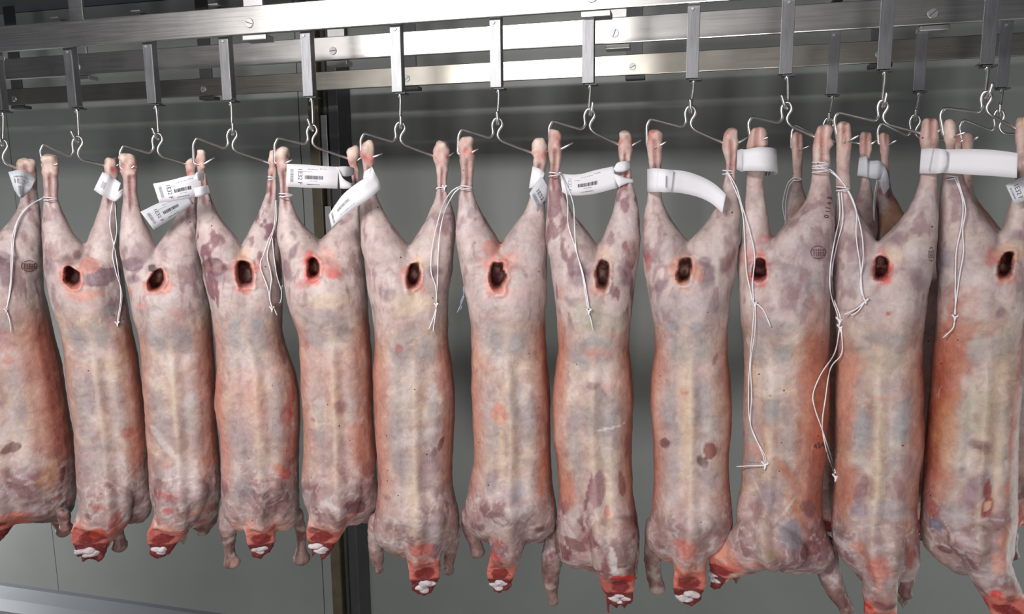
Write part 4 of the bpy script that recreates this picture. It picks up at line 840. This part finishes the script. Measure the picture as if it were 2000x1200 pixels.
# ------------------------------------------------------------------ draped things
def hit(px, py, only=None):
    v = ray(px, py); v = v / np.linalg.norm(v); best = None
    for k, b in enumerate(BVHS):
        if only is not None and k not in only: continue
        r = b.ray_cast(Vector(CAM), Vector(v))
        if r[0] is not None and (best is None or r[3] < best[1]): best = (np.array(r[0]), r[3], np.array(r[1]))
    return best, v
def drape(pts, fr, gap=.004, off0=-.03, only=None):
    """pixel path -> world points lying just in front of what is behind them"""
    A = np.array(pts, float); seg = []
    sm = smooth_path([np.array([a[0], a[1], 0]) for a in A], 7)
    out = []; dist = []
    for p in sm:
        b, v = hit(p[0], p[1], only)
        dist.append(b[1] if b else None)
    known = [d for d in dist if d is not None]
    last = None
    for k, d in enumerate(dist):
        if d is None:
            nx = next((e for e in dist[k:] if e is not None), None)
            if last is None and nx is None: d = np.linalg.norm(fr.w(sm[k][0], sm[k][1], off0) - CAM)
            else: d = min(e for e in (last, nx) if e is not None)
        last = d; dist[k] = d
    dd = np.array(dist); n_ = len(dd)
    lo = np.array([dd[max(0, k - 2):k + 3].min() for k in range(n_)])
    lo = np.convolve(np.concatenate([[lo[0]] * 2, lo, [lo[-1]] * 2]), np.ones(5) / 5, 'valid'); lo = np.minimum(lo, dd)
    for p, d in zip(sm, lo):
        v = ray(p[0], p[1]); v = v / np.linalg.norm(v); out.append(CAM + v * (d - gap))
    return out
def string_thing(label, strands, knots, fr, mat=M_STR, loops=(), r=.0013, group='strings tied to the shanks'):
    o0 = np.array(drape(strands[0], fr)[0]); t = empty('tie_string', tuple(o0))
    tag(t, label, 'string', group)
    for s_ in strands:
        pts = drape(s_, fr); n_ = len(pts)
        rr = [r * (1 + .12 * math.sin(k * 1.3)) for k in range(n_)]
        MB().tube([p - o0 for p in pts], rr, 7).build('strand', mat, t, True)
    for (x, y, k) in knots:
        b, v = hit(x, y); d = (b[1] if b else np.linalg.norm(fr.w(x, y, -.08) - CAM)) - .005; c = CAM + v / np.linalg.norm(v) * d - o0
        pts = []; R_ = .0028 * k
        for a in np.linspace(0, 2 * math.pi * 2, 30):
            pts.append(c + fr.ex * R_ * (math.sin(a) + .6 * math.sin(2 * a)) + fr.ez * R_ * (math.cos(a) - .9 * math.cos(2 * a)) * 1.2 - fr.ey * R_ * .5 * math.sin(3 * a))
        MB().tube(pts, .0015 * max(1, k * .8), 7).build('knot', mat, t, True)
    for (x0, x1, y, off) in loops:       # turns round the shank
        a = fr.w(x0, y, off); b_ = fr.w(x1, y, off); c = (a + b_) / 2 - o0; w = np.linalg.norm(b_ - a) / 2 - .0005; pts = []
        for th in np.linspace(0, 4 * math.pi, 40):
            pts.append(c + fr.ex * w * math.cos(th) + fr.ey * w * 1.0 * math.sin(th) + fr.ez * (.004 * math.sin(th * .5) - .003))
        MB().tube(pts, r, 7).build('shank_loop', mat, t, True)
    return t
F_ = [s_['fr'] for s_ in S]
string_thing('white string on the left shank of the second carcass, swinging left over its neighbour', [[(84, 388), (62, 398), (40, 420), (26, 455), (22, 500), (21, 545), (14, 600), (12, 606)], [(84, 386), (58, 402), (36, 430), (27, 470), (24, 520), (20, 570), (12, 606)], [(12, 606), (18, 622), (22, 650)]], [(12, 606, 1.1)], F_[1], loops=[(84, 112, 386, -.02)])
string_thing('white string with an end knot hanging below the crumpled tag', [[(222, 388), (216, 415), (215, 445), (225, 490), (232, 540), (236, 580), (229, 630)], [(224, 388), (226, 420), (228, 455), (220, 495), (226, 530), (238, 575), (231, 630)], [(200, 365), (214, 378), (222, 390), (232, 372)]], [(229, 632, 1.3)], F_[1], loops=[(241, 268, 376, -.02)])
string_thing('tangled white string hanging between the fourth and fifth carcasses', [[(538, 392), (536, 440), (524, 470), (514, 500), (508, 520), (522, 560), (528, 590), (533, 605)], [(540, 392), (540, 430), (530, 465), (522, 500), (530, 540), (527, 575), (530, 600)], [(532, 465), (535, 500), (541, 540), (550, 570), (548, 590), (545, 592)], [(534, 600), (541, 616)]], [(531, 603, 1.4), (550, 560, .9)], F_[4], loops=[(545, 573, 379, -.02), (523, 538, 346, .03)])
string_thing('short white string turned round the right shank of the carcass beside the column', [[(852, 368), (860, 366), (868, 369)]], [(868, 366, 1.3)], F_[5], loops=[(852, 872, 370, .02)])
string_thing('white string sweeping left from the left shank of the centre carcass', [[(900, 364), (884, 372), (868, 395), (856, 430), (845, 480), (842, 530), (851, 560), (853, 595)], [(902, 366), (888, 376), (870, 410), (860, 450), (856, 500), (855, 540), (852, 592)], [(853, 600), (846, 622), (838, 643)], [(853, 600), (849, 625), (846, 648)]], [(852, 596, 1.1)], F_[6], loops=[(900, 923, 364, -.02)])
string_thing('white string on the left shank of the lowest-hanging carcass', [[(1092, 336), (1103, 362), (1109, 400), (1110, 440), (1124, 485), (1138, 540), (1148, 604)], [(1094, 336), (1108, 364), (1120, 400), (1122, 440), (1126, 490), (1140, 540), (1151, 604)], [(1150, 610), (1155, 628), (1158, 646)]], [(1150, 608, 1.4)], F_[7], loops=[(1072, 1095, 338, -.02)])
string_thing('faint bluish string end behind the centre carcass', [[(905, 560), (906, 580), (898, 600), (893, 611)], [(907, 575), (900, 590), (902, 600), (897, 606)]], [], F_[5], M_STR_B, group='strings tied to the shanks')
string_thing('white string on the right shank beside the rolled tag, knotted at rump height', [[(1419, 334), (1432, 362), (1445, 395), (1452, 430), (1455, 480), (1458, 530), (1466, 570), (1470, 592)], [(1420, 334), (1438, 365), (1450, 405), (1464, 450), (1474, 500), (1470, 550), (1472, 592)], [(1474, 592), (1490, 604), (1505, 638)]], [(1474, 593, 1.2)], F_[8], loops=[(1411, 1438, 334, .02)])
string_thing('long thin white string with a far-down knot on the sideways carcass', [[(1474, 590), (1470, 640), (1465, 700), (1462, 760), (1464, 820), (1478, 860), (1494, 890), (1496, 905)], [(1476, 590), (1474, 650), (1466, 710), (1468, 770), (1466, 830), (1482, 870), (1492, 895), (1492, 908)], [(1494, 910), (1470, 910), (1438, 912)]], [(1494, 908, 1.7)], F_[9], r=.0011)
string_thing('white strings looping from the right shank of the sideways carcass to a big knot', [[(1598, 322), (1622, 332), (1648, 360), (1668, 400), (1682, 450), (1686, 500), (1680, 560), (1690, 586)], [(1600, 324), (1628, 340), (1654, 368), (1672, 410), (1672, 460), (1680, 520), (1684, 570), (1690, 588)],
    [(1690, 588), (1672, 604), (1648, 615)], [(1690, 588), (1676, 608), (1662, 616)]], [(1691, 587, 1.2)], F_[9], loops=[(1586, 1620, 318, .0), (1586, 1620, 330, .0)])
string_thing('double white string with a thick knot hanging between the sideways and red-rimmed carcasses', [[(1638, 372), (1640, 420), (1630, 470), (1622, 520), (1622, 570), (1634, 610), (1638, 625)], [(1643, 372), (1646, 430), (1634, 480), (1625, 530), (1628, 580), (1640, 615), (1641, 625)],
    [(1640, 640), (1630, 690), (1604, 730), (1588, 770), (1592, 800), (1606, 840), (1622, 890), (1632, 925)], [(1643, 640), (1644, 690), (1622, 720), (1612, 780), (1606, 830), (1614, 880), (1630, 925)]], [(1640, 626, 1.7), (1641, 640, 1.5), (1632, 932, 1.6)], F_[10], loops=[(1633, 1660, 366, -.02)])
string_thing('white string below the long blank tag at the right', [[(1863, 345), (1874, 370), (1881, 400), (1878, 440), (1868, 490), (1866, 540), (1866, 615)], [(1868, 345), (1878, 375), (1886, 410), (1880, 450), (1882, 490), (1874, 540), (1864, 615)], [(1864, 622), (1862, 640), (1842, 660)]], [(1865, 620, 1.3)], F_[11], loops=[(1846, 1872, 344, -.02)])
string_thing('dim string on the shank of the second-row carcass beside the sideways one', [[(1553, 346), (1540, 356), (1532, 380), (1529, 405), (1534, 432)], [(1553, 350), (1542, 362), (1536, 386), (1534, 410), (1536, 434)]], [], F_[12], loops=[(1548, 1568, 348, -.02)], r=.0012)
string_thing('dim thin string below the small curled tag in the second row', [[(1713, 352), (1708, 380), (1706, 410), (1707, 430)], [(1715, 352), (1710, 384), (1708, 412), (1708, 432)]], [], F_[13], r=.0012)

# ------------------------------------------------------------------ paper tags
class Ribbon:
    """a strip given by matching top and bottom edge points (px) and depth offsets, in a hanger frame"""
    def __init__(s, fr, st):
        s.fr = fr; T = [fr.w(a, b, o) for a, b, c, d, o in st]; B = [fr.w(c, d, o + (0)) for a, b, c, d, o in st]
        s.T = smooth_path(T, .003) if len(T) > 2 else [T[0] + (T[1] - T[0]) * k / 24 for k in range(25)]
        s.o = T[0].copy(); n = 60
        def res(P, n):
            P = np.array(P); L = np.concatenate([[0], np.cumsum(np.linalg.norm(np.diff(P, axis=0), axis=1))]); L /= L[-1]
            return np.stack([np.interp(np.linspace(0, 1, n), L, P[:, k]) for k in range(3)], 1)
        # keep top and bottom stations matched
        def spl(Q):
            P = [np.array(p) for p in Q]; P = [2 * P[0] - P[1]] + P + [2 * P[-1] - P[-2]]; out = []
            for i in range(1, len(P) - 2):
                for k in range(8):
                    t = k / 8; out.append(.5 * (2 * P[i] + (P[i + 1] - P[i - 1]) * t + (2 * P[i - 1] - 5 * P[i] + 4 * P[i + 1] - P[i + 2]) * t * t + (-P[i - 1] + 3 * P[i] - 3 * P[i + 1] + P[i + 2]) * t ** 3))
            out.append(P[-2]); return np.array(out)
        s.T = spl(T); s.B = spl(B); mid = (s.T + s.B) / 2
        L = np.concatenate([[0], np.cumsum(np.linalg.norm(np.diff(mid, axis=0), axis=1))]); s.len = L[-1]; s.u = L / L[-1]
        s.wid = np.linalg.norm(s.T - s.B, axis=1).mean()
    def at(s, u, v, lift=0.0):
        t = np.array([np.interp(u, s.u, s.T[:, k]) for k in range(3)]); b = np.array([np.interp(u, s.u, s.B[:, k]) for k in range(3)])
        p = t * v + b * (1 - v)
        if lift:
            e = .01; t2 = np.array([np.interp(min(u + e, 1), s.u, (s.T + s.B)[:, k] / 2) for k in range(3)]) - np.array([np.interp(max(u - e, 0), s.u, (s.T + s.B)[:, k] / 2) for k in range(3)])
            n = np.cross(t2, t - b); n /= np.linalg.norm(n) + 1e-12
            if n @ (CAM - p) < 0: n = -n
            p = p + n * lift
        return p - s.o
    def sheet(s, name, mat, parent=None, thick=.0005):
        n = len(s.u); V = []; F = []
        for i in range(n):
            for j in range(4): V.append(s.at(s.u[i], j / 3))
        for i in range(n - 1):
            for j in range(3): F.append((i * 4 + j, i * 4 + j + 1, i * 4 + j + 5, i * 4 + j + 4))
        o = mesh_obj(name, V, F, mat, parent, True, loc=tuple(s.o) if parent is None else None)
        m_ = o.modifiers.new('s', 'SOLIDIFY'); m_.thickness = thick; m_.offset = 0
        return o
    def bars(s, name, u0, u1, v0, v1, n, seed, mat, parent, vertical=True):
        rnd = random.Random(seed); V = []; F = []; x = 0.0; edges = []
        while x < 1:
            w = rnd.choice([.5, .5, 1, 1.5]) / n; edges.append((x, min(1, x + w))); x += w + rnd.choice([.5, .5, 1]) / n
        for a, b in edges:
            if vertical: q = [(u0 + (u1 - u0) * a, v0), (u0 + (u1 - u0) * b, v0), (u0 + (u1 - u0) * b, v1), (u0 + (u1 - u0) * a, v1)]
            else: q = [(u0, v0 + (v1 - v0) * a), (u1, v0 + (v1 - v0) * a), (u1, v0 + (v1 - v0) * b), (u0, v0 + (v1 - v0) * b)]
            k = len(V); V += [s.at(u, v, .0006) for u, v in q]; F.append((k, k + 1, k + 2, k + 3))
        return mesh_obj(name, V, F, mat, parent)
    def text(s, name, txt, u0, v0, size, rot, mat, parent, lift=.0006, sx=1.0):
        cu = bpy.data.curves.new('t', 'FONT'); cu.body = txt; cu.size = 1.0; cu.resolution_u = 3
        ob = bpy.data.objects.new('t', cu); COL.objects.link(ob); dg = bpy.context.evaluated_depsgraph_get(); me = bpy.data.meshes.new_from_object(ob.evaluated_get(dg))
        c, d = math.cos(math.radians(rot)), math.sin(math.radians(rot)); V = []
        for v in me.vertices:
            x, y = v.co.x * size * sx, v.co.y * size; X, Y = x * c - y * d, x * d + y * c
            V.append(s.at(u0 + X / s.len, v0 + Y / s.wid, lift))
        F = [tuple(p.vertices) for p in me.polygons]; bpy.data.objects.remove(ob); bpy.data.meshes.remove(me); bpy.data.curves.remove(cu)
        return mesh_obj(name, V, F, mat, parent)
def tagthing(label, fr, st, mat=M_PAPER, full=True, code=True, seed=1, u0=0.0, u1=1.0, faint=False):
    R = Ribbon(fr, st); o = R.sheet('paper_tag', mat); tag(o, label, 'tag', 'paper tags on the shanks')
    ink = M_INK_L if faint else M_INK; U = lambda u: u0 + (u1 - u0) * u
    if code:
        R.text('code_print', '1E32 F', U(.215), .84, R.wid * .26, -90, ink, o)
        R.bars('side_barcode', U(.07), U(.13), .22, .80, 26, seed, M_INK_L, o, False)
    if full:
        R.bars('barcode', U(.34), U(.68), .38, .54, 42, seed + 3, ink, o)
        R.bars('small_print', U(.28), U(.48), .70, .715, 1, seed, M_INK_L, o)
        R.bars('line_print', U(.40), U(.60), .80, .83, 9, seed + 1, M_INK_L, o)
        R.bars('line_print', U(.62), U(.74), .84, .87, 7, seed + 2, M_INK_L, o)
        R.bars('line_print', U(.44), U(.58), .29, .32, 12, seed + 4, M_INK_L, o)
        R.bars('line_print', U(.38), U(.62), .13, .165, 26, seed + 5, ink, o)
    return o, R
def curl(label, o, fr, st, mat=M_PAPER):
    R = Ribbon(fr, st); p = R.sheet('tag_end', mat, o)
    p.location = tuple(R.o - np.array(o.location)); return p

tagthing('greyish crumpled tag on the leftmost shank', F_[0], [(16, 336, 28, 372, -.055), (40, 332, 38, 385, -.06), (58, 338, 44, 386, -.05), (70, 350, 60, 372, -.045)], M_PAPER_G, full=False, code=False)
R0 = Ribbon(F_[0], [(16, 336, 28, 378, -.058), (40, 332, 42, 386, -.062), (60, 338, 52, 384, -.056)])
o_ = bpy.data.objects['paper_tag']
x_ = R0.text('code_print', '1E32', .12, .52, R0.wid * .24, 0, M_INK_L, o_); x_.location = tuple(R0.o - np.array(o_.location))
x_ = R0.bars('line_print', .20, .85, .74, .80, 14, 3, M_INK_L, o_); x_.location = tuple(R0.o - np.array(o_.location))
x_ = R0.bars('barcode', .36, .60, .10, .42, 8, 3, M_INK_L, o_); x_.location = tuple(R0.o - np.array(o_.location))
o1, R1 = tagthing('crumpled white tag with a small barcode patch between the second and third carcasses', F_[1], [(200, 336, 183, 371, -.05), (212, 342, 196, 380, -.06), (224, 349, 214, 390, -.052), (236, 358, 224, 394, -.06)], full=False, code=False)
R1.bars('barcode', .22, .38, .30, .62, 8, 5, M_INK_L, o1)
curl('', o1, F_[1], [(222, 382, 226, 394, -.062), (234, 372, 238, 384, -.06), (244, 368, 248, 378, -.04), (250, 372, 250, 382, -.02)])
tagthing('lower tag of the two overlapping printed tags left of the fourth carcass', F_[2], [(274, 414, 300, 449, -.070), (300, 401, 322, 436, -.066), (330, 388, 350, 419, -.058), (362, 376, 378, 398, -.045)], M_PAPER_G, u1=1.05, seed=7)
o3, R3_ = tagthing('upper tag of the two overlapping printed tags left of the fourth carcass', F_[3], [(299, 359, 311, 396, -.105), (330, 353, 340, 393, -.105), (365, 344, 372, 387, -.10), (392, 340, 398, 382, -.085)], seed=4, u1=1.08)
curl('', o3, F_[3], [(378, 350, 382, 352, -.11), (384, 337, 388, 353, -.112), (399, 335, 398, 352, -.09)])
curl('', o3, F_[3], [(378, 368, 382, 385, -.108), (394, 364, 396, 383, -.105), (407, 362, 412, 377, -.085)])
o4, R4 = tagthing('wide printed tag lying level across the fifth carcass, barcode upright', F_[4], [(560, 320, 559, 365, -.045), (600, 322, 600, 367, -.045), (640, 325, 638, 368, -.045), (662, 326, 660, 369, -.040)], seed=11, u1=1.02)
curl('', o4, F_[4], [(656, 326, 668, 344, -.042), (676, 325, 676, 345, -.035), (688, 327, 688, 343, -.015), (692, 330, 692, 340, .005)])
curl('', o4, F_[4], [(661, 330, 664, 368, -.046), (670, 348, 674, 369, -.05), (684, 357, 688, 368, -.045), (694, 358, 694, 368, -.02)])
o5, R5 = tagthing('curved white tag with faint barcode drooping left below the wide tag', F_[5], [(642, 420, 648, 446, -.03), (655, 400, 664, 430, -.045), (672, 378, 692, 408, -.062), (700, 356, 722, 388, -.068), (722, 342, 740, 372, -.06), (727, 326, 746, 364, -.05)], full=False, code=False, seed=12)
R5.bars('barcode', .20, .46, .50, .66, 40, 6, M_INK_L, o5); R5.bars('side_barcode', .06, .10, .15, .85, 20, 7, M_INK_L, o5, False); R5.bars('line_print', .22, .50, .22, .25, 20, 8, M_INK_L, o5)
curl('', o5, F_[5], [(712, 336, 709, 352, -.052), (720, 330, 722, 350, -.056), (727, 326, 734, 352, -.05)])
o6, R6 = tagthing('folded tag on the right shank of the centre carcass, code lower down', F_[6], [(1040, 325, 1033, 368, -.02), (1054, 330, 1046, 366, -.03), (1064, 338, 1058, 362, -.03)], full=False, code=False, seed=13)
R6b = Ribbon(F_[6], [(1060, 346, 1072, 368, -.036), (1050, 354, 1068, 384, -.042), (1038, 372, 1054, 408, -.050), (1034, 378, 1050, 415, -.052)])
p_ = R6b.sheet('tag_end', M_PAPER_G, o6); p_.location = tuple(R6b.o - np.array(o6.location))
R6c = Ribbon(F_[6], [(1034, 379, 1051, 415, -.054), (1052, 362, 1070, 396, -.050), (1066, 352, 1076, 374, -.045)])
for q_ in (R6c.text('code_print', '1E32 F', .34, .90, R6c.wid * .30, -90, M_INK, o6), R6c.bars('side_barcode', .08, .22, .1, .9, 22, 9, M_INK_L, o6, False)): q_.location = tuple(R6c.o - np.array(o6.location))
o7, R7 = tagthing('wavy printed tag stretched from left to right shank of the lowest-hanging carcass', F_[7], [(1094, 339, 1098, 376, -.012), (1112, 341, 1112, 381, -.012), (1134, 340, 1134, 382, -.010), (1165, 332, 1165, 378, -.006), (1198, 325, 1206, 367, -.004)], full=True, code=False, seed=14, u0=-.05)
R7.text('code_print', '1E32 F', .13, .84, R7.wid * .24, -90, M_INK_L, o7)
curl('', o7, F_[7], [(1198, 330, 1203, 336, -.004), (1206, 318, 1212, 336, -.006), (1220, 315, 1222, 334, -.004), (1229, 315, 1230, 329, .008), (1231, 318, 1231, 328, .02)])
curl('', o7, F_[7], [(1196, 338, 1208, 366, -.008), (1212, 344, 1212, 364, -.010), (1224, 348, 1226, 358, -.004), (1236, 350, 1236, 357, .006), (1237, 352, 1237, 356, .02)])
o8, R8 = tagthing('long blank white tag curling right and down from a shank', F_[8], [(1264, 330, 1264, 374, .01), (1267, 330, 1266, 375, -.03), (1280, 329, 1280, 375, -.052), (1312, 332, 1310, 376, -.055), (1340, 335, 1334, 378, -.05), (1372, 346, 1366, 386, -.045), (1398, 361, 1390, 398, -.045), (1418, 380, 1411, 417, -.050)], full=False, code=False)
curl('', o8, F_[8], [(1284, 329, 1282, 374, -.060), (1300, 331, 1298, 376, -.064), (1316, 334, 1312, 375, -.060)])
MB().box(-.001, .001, -.0005, .0005, -.012, .012).build('slit', M_INK_L, o8, loc=tuple(F_[8].w(1301, 355, -.067) - np.array(o8.location)), rz=F_[8].rz)
o9, R9 = tagthing('rolled blank white tag wrapped round a shank above the sideways carcass', F_[9], [(1440, 294, 1438, 331, -.035), (1448, 291, 1450, 336, -.05), (1456, 292, 1454, 334, -.062), (1480, 288, 1484, 334, -.068), (1500, 288, 1502, 335, -.062), (1513, 290, 1515, 336, -.045), (1517, 294, 1519, 339, -.02), (1508, 300, 1512, 342, .01)], full=False, code=False)
R9p = Ribbon(F_[9], [(1496, 335, 1494, 343, -.02), (1508, 335, 1506, 343, -.02)])
q_ = R9p.bars('code_print', 0, 1, 0, 1, 4, 5, M_INK, o9); q_.location = tuple(R9p.o - np.array(o9.location))
o10, R10 = tagthing('longest blank white tag stretching right from the red-rimmed carcass', F_[10], [(1800, 291, 1796, 338, .0), (1801, 291, 1798, 339, -.005), (1822, 290, 1820, 339, -.02), (1850, 292, 1848, 338, -.03), (1890, 291, 1888, 341, -.035), (1940, 293, 1938, 344, -.045), (1988, 299, 1986, 348, -.06)], full=False, code=False)
curl('', o10, F_[10], [(1824, 290, 1816, 338, -.03), (1838, 291, 1832, 339, -.040), (1849, 295, 1844, 335, -.040), (1852, 310, 1850, 326, -.036)])
ob_, Rb = tagthing('small curled dim tag on a second-row shank', F_[13], [(1678, 308, 1674, 343, -.05), (1692, 306, 1692, 346, -.058), (1700, 314, 1698, 348, -.05), (1716, 314, 1712, 350, -.052), (1726, 322, 1720, 350, -.045), (1734, 340, 1716, 352, -.045), (1738, 366, 1726, 384, -.045)], M_PAPER_G, full=False, code=False)
o11, R11 = tagthing('printed tag half cut off by the right edge of the picture', F_[11], [(1964, 362, 1982, 400, -.045), (1982, 352, 1998, 393, -.045), (2002, 344, 2014, 386, -.045)], M_PAPER_G, full=False, code=True, seed=18, u1=1.6)
curl('', o11, F_[11], [(1996, 314, 1994, 332, -.03), (2010, 312, 2010, 330, -.03)], M_STR_P)
tag(MB().box(-.002, .006, -.001, .001, -.008, .006, .0008).build('yellow_tag', M_YEL, None, loc=tuple(F_[11].w(2001, 236, -.005)), rz=F_[11].rz), 'small yellow tag at the hock cut off by the right edge', 'tag')

# ------------------------------------------------------------------ ink stamped on the meat
def ink(txt, px, py, size_px, rot, carc, mat=M_STAMP):
    fr = S[carc]['fr']; cu = bpy.data.curves.new('t', 'FONT'); cu.body = txt; cu.size = 1; cu.resolution_u = 3; cu.offset = .012
    ob = bpy.data.objects.new('t', cu); COL.objects.link(ob); dg = bpy.context.evaluated_depsgraph_get(); me = bpy.data.meshes.new_from_object(ob.evaluated_get(dg))
    c, d = math.cos(math.radians(rot)), math.sin(math.radians(rot)); V = []
    for v in me.vertices:
        x, y = v.co.x * size_px, v.co.y * size_px; X, Y = x * c - y * d, x * d + y * c
        b, r_ = hit(px + X, py - Y, [carc]); 
        if b is None: p = fr.w(px + X, py - Y, -.06)
        else: p = b[0] + (CAM - b[0]) / b[1] * .0012
        V.append(p - S[carc]['fr'].G)
    Rz = np.array([fr.ex, fr.ey, fr.ez]); V = [Rz @ v for v in V]
    F = [tuple(p.vertices) for p in me.polygons]; bpy.data.objects.remove(ob); bpy.data.meshes.remove(me); bpy.data.curves.remove(cu)
    o = mesh_obj('ink_stamp', V, F, mat, S[carc]['obj']); tag(o, 'dark stamped digits'); return o
ink('0 11 6 5', 1618, 427, 13, 80, 9)
ink('454', 1590, 878, 15, 12, 9)
def ring_stamp(px, py, rx, ry, carc):
    fr = S[carc]['fr']; Rz = np.array([fr.ex, fr.ey, fr.ez])
    def pt(x, y):
        b, r_ = hit(x, y, [carc]); p = b[0] + (CAM - b[0]) / b[1] * .001 if b else fr.w(x, y, -.06)
        return Rz @ (p - fr.G)
    V = []; F = []; n = 36
    for k in range(n):
        a = 2 * math.pi * k / n
        for q in (1.0, .90): V.append(pt(px + rx * q * math.cos(a), py + ry * q * math.sin(a)))
    for k in range(n):
        if k % 9 == 4: continue
        j = (k + 1) % n; F.append((2 * k, 2 * k + 1, 2 * j + 1, 2 * j))
    for (x0, y0, x1, y1) in [(-.62 + .3 * i_, -.5 + .38 * j_ + .05 * (i_ % 2), -.50 + .3 * i_, -.24 + .38 * j_) for i_ in range(5) for j_ in range(3)] + [(-.62, -.26, .55, -.21), (-.6, .13, .6, .18)]:
        k = len(V); V += [pt(px + rx * x0, py + ry * y0), pt(px + rx * x1, py + ry * y0), pt(px + rx * x1, py + ry * y1), pt(px + rx * x0, py + ry * y1)]; F.append((k, k + 1, k + 2, k + 3))
    o = mesh_obj('oval_stamp', V, F, M_STAMP, S[carc]['obj']); tag(o, 'faint oval ink stamp')
ring_stamp(1598, 493, 15, 13, 9)
ring_stamp(1819, 497, 6, 14, 10)
ring_stamp(57, 520, 16, 11, 0)
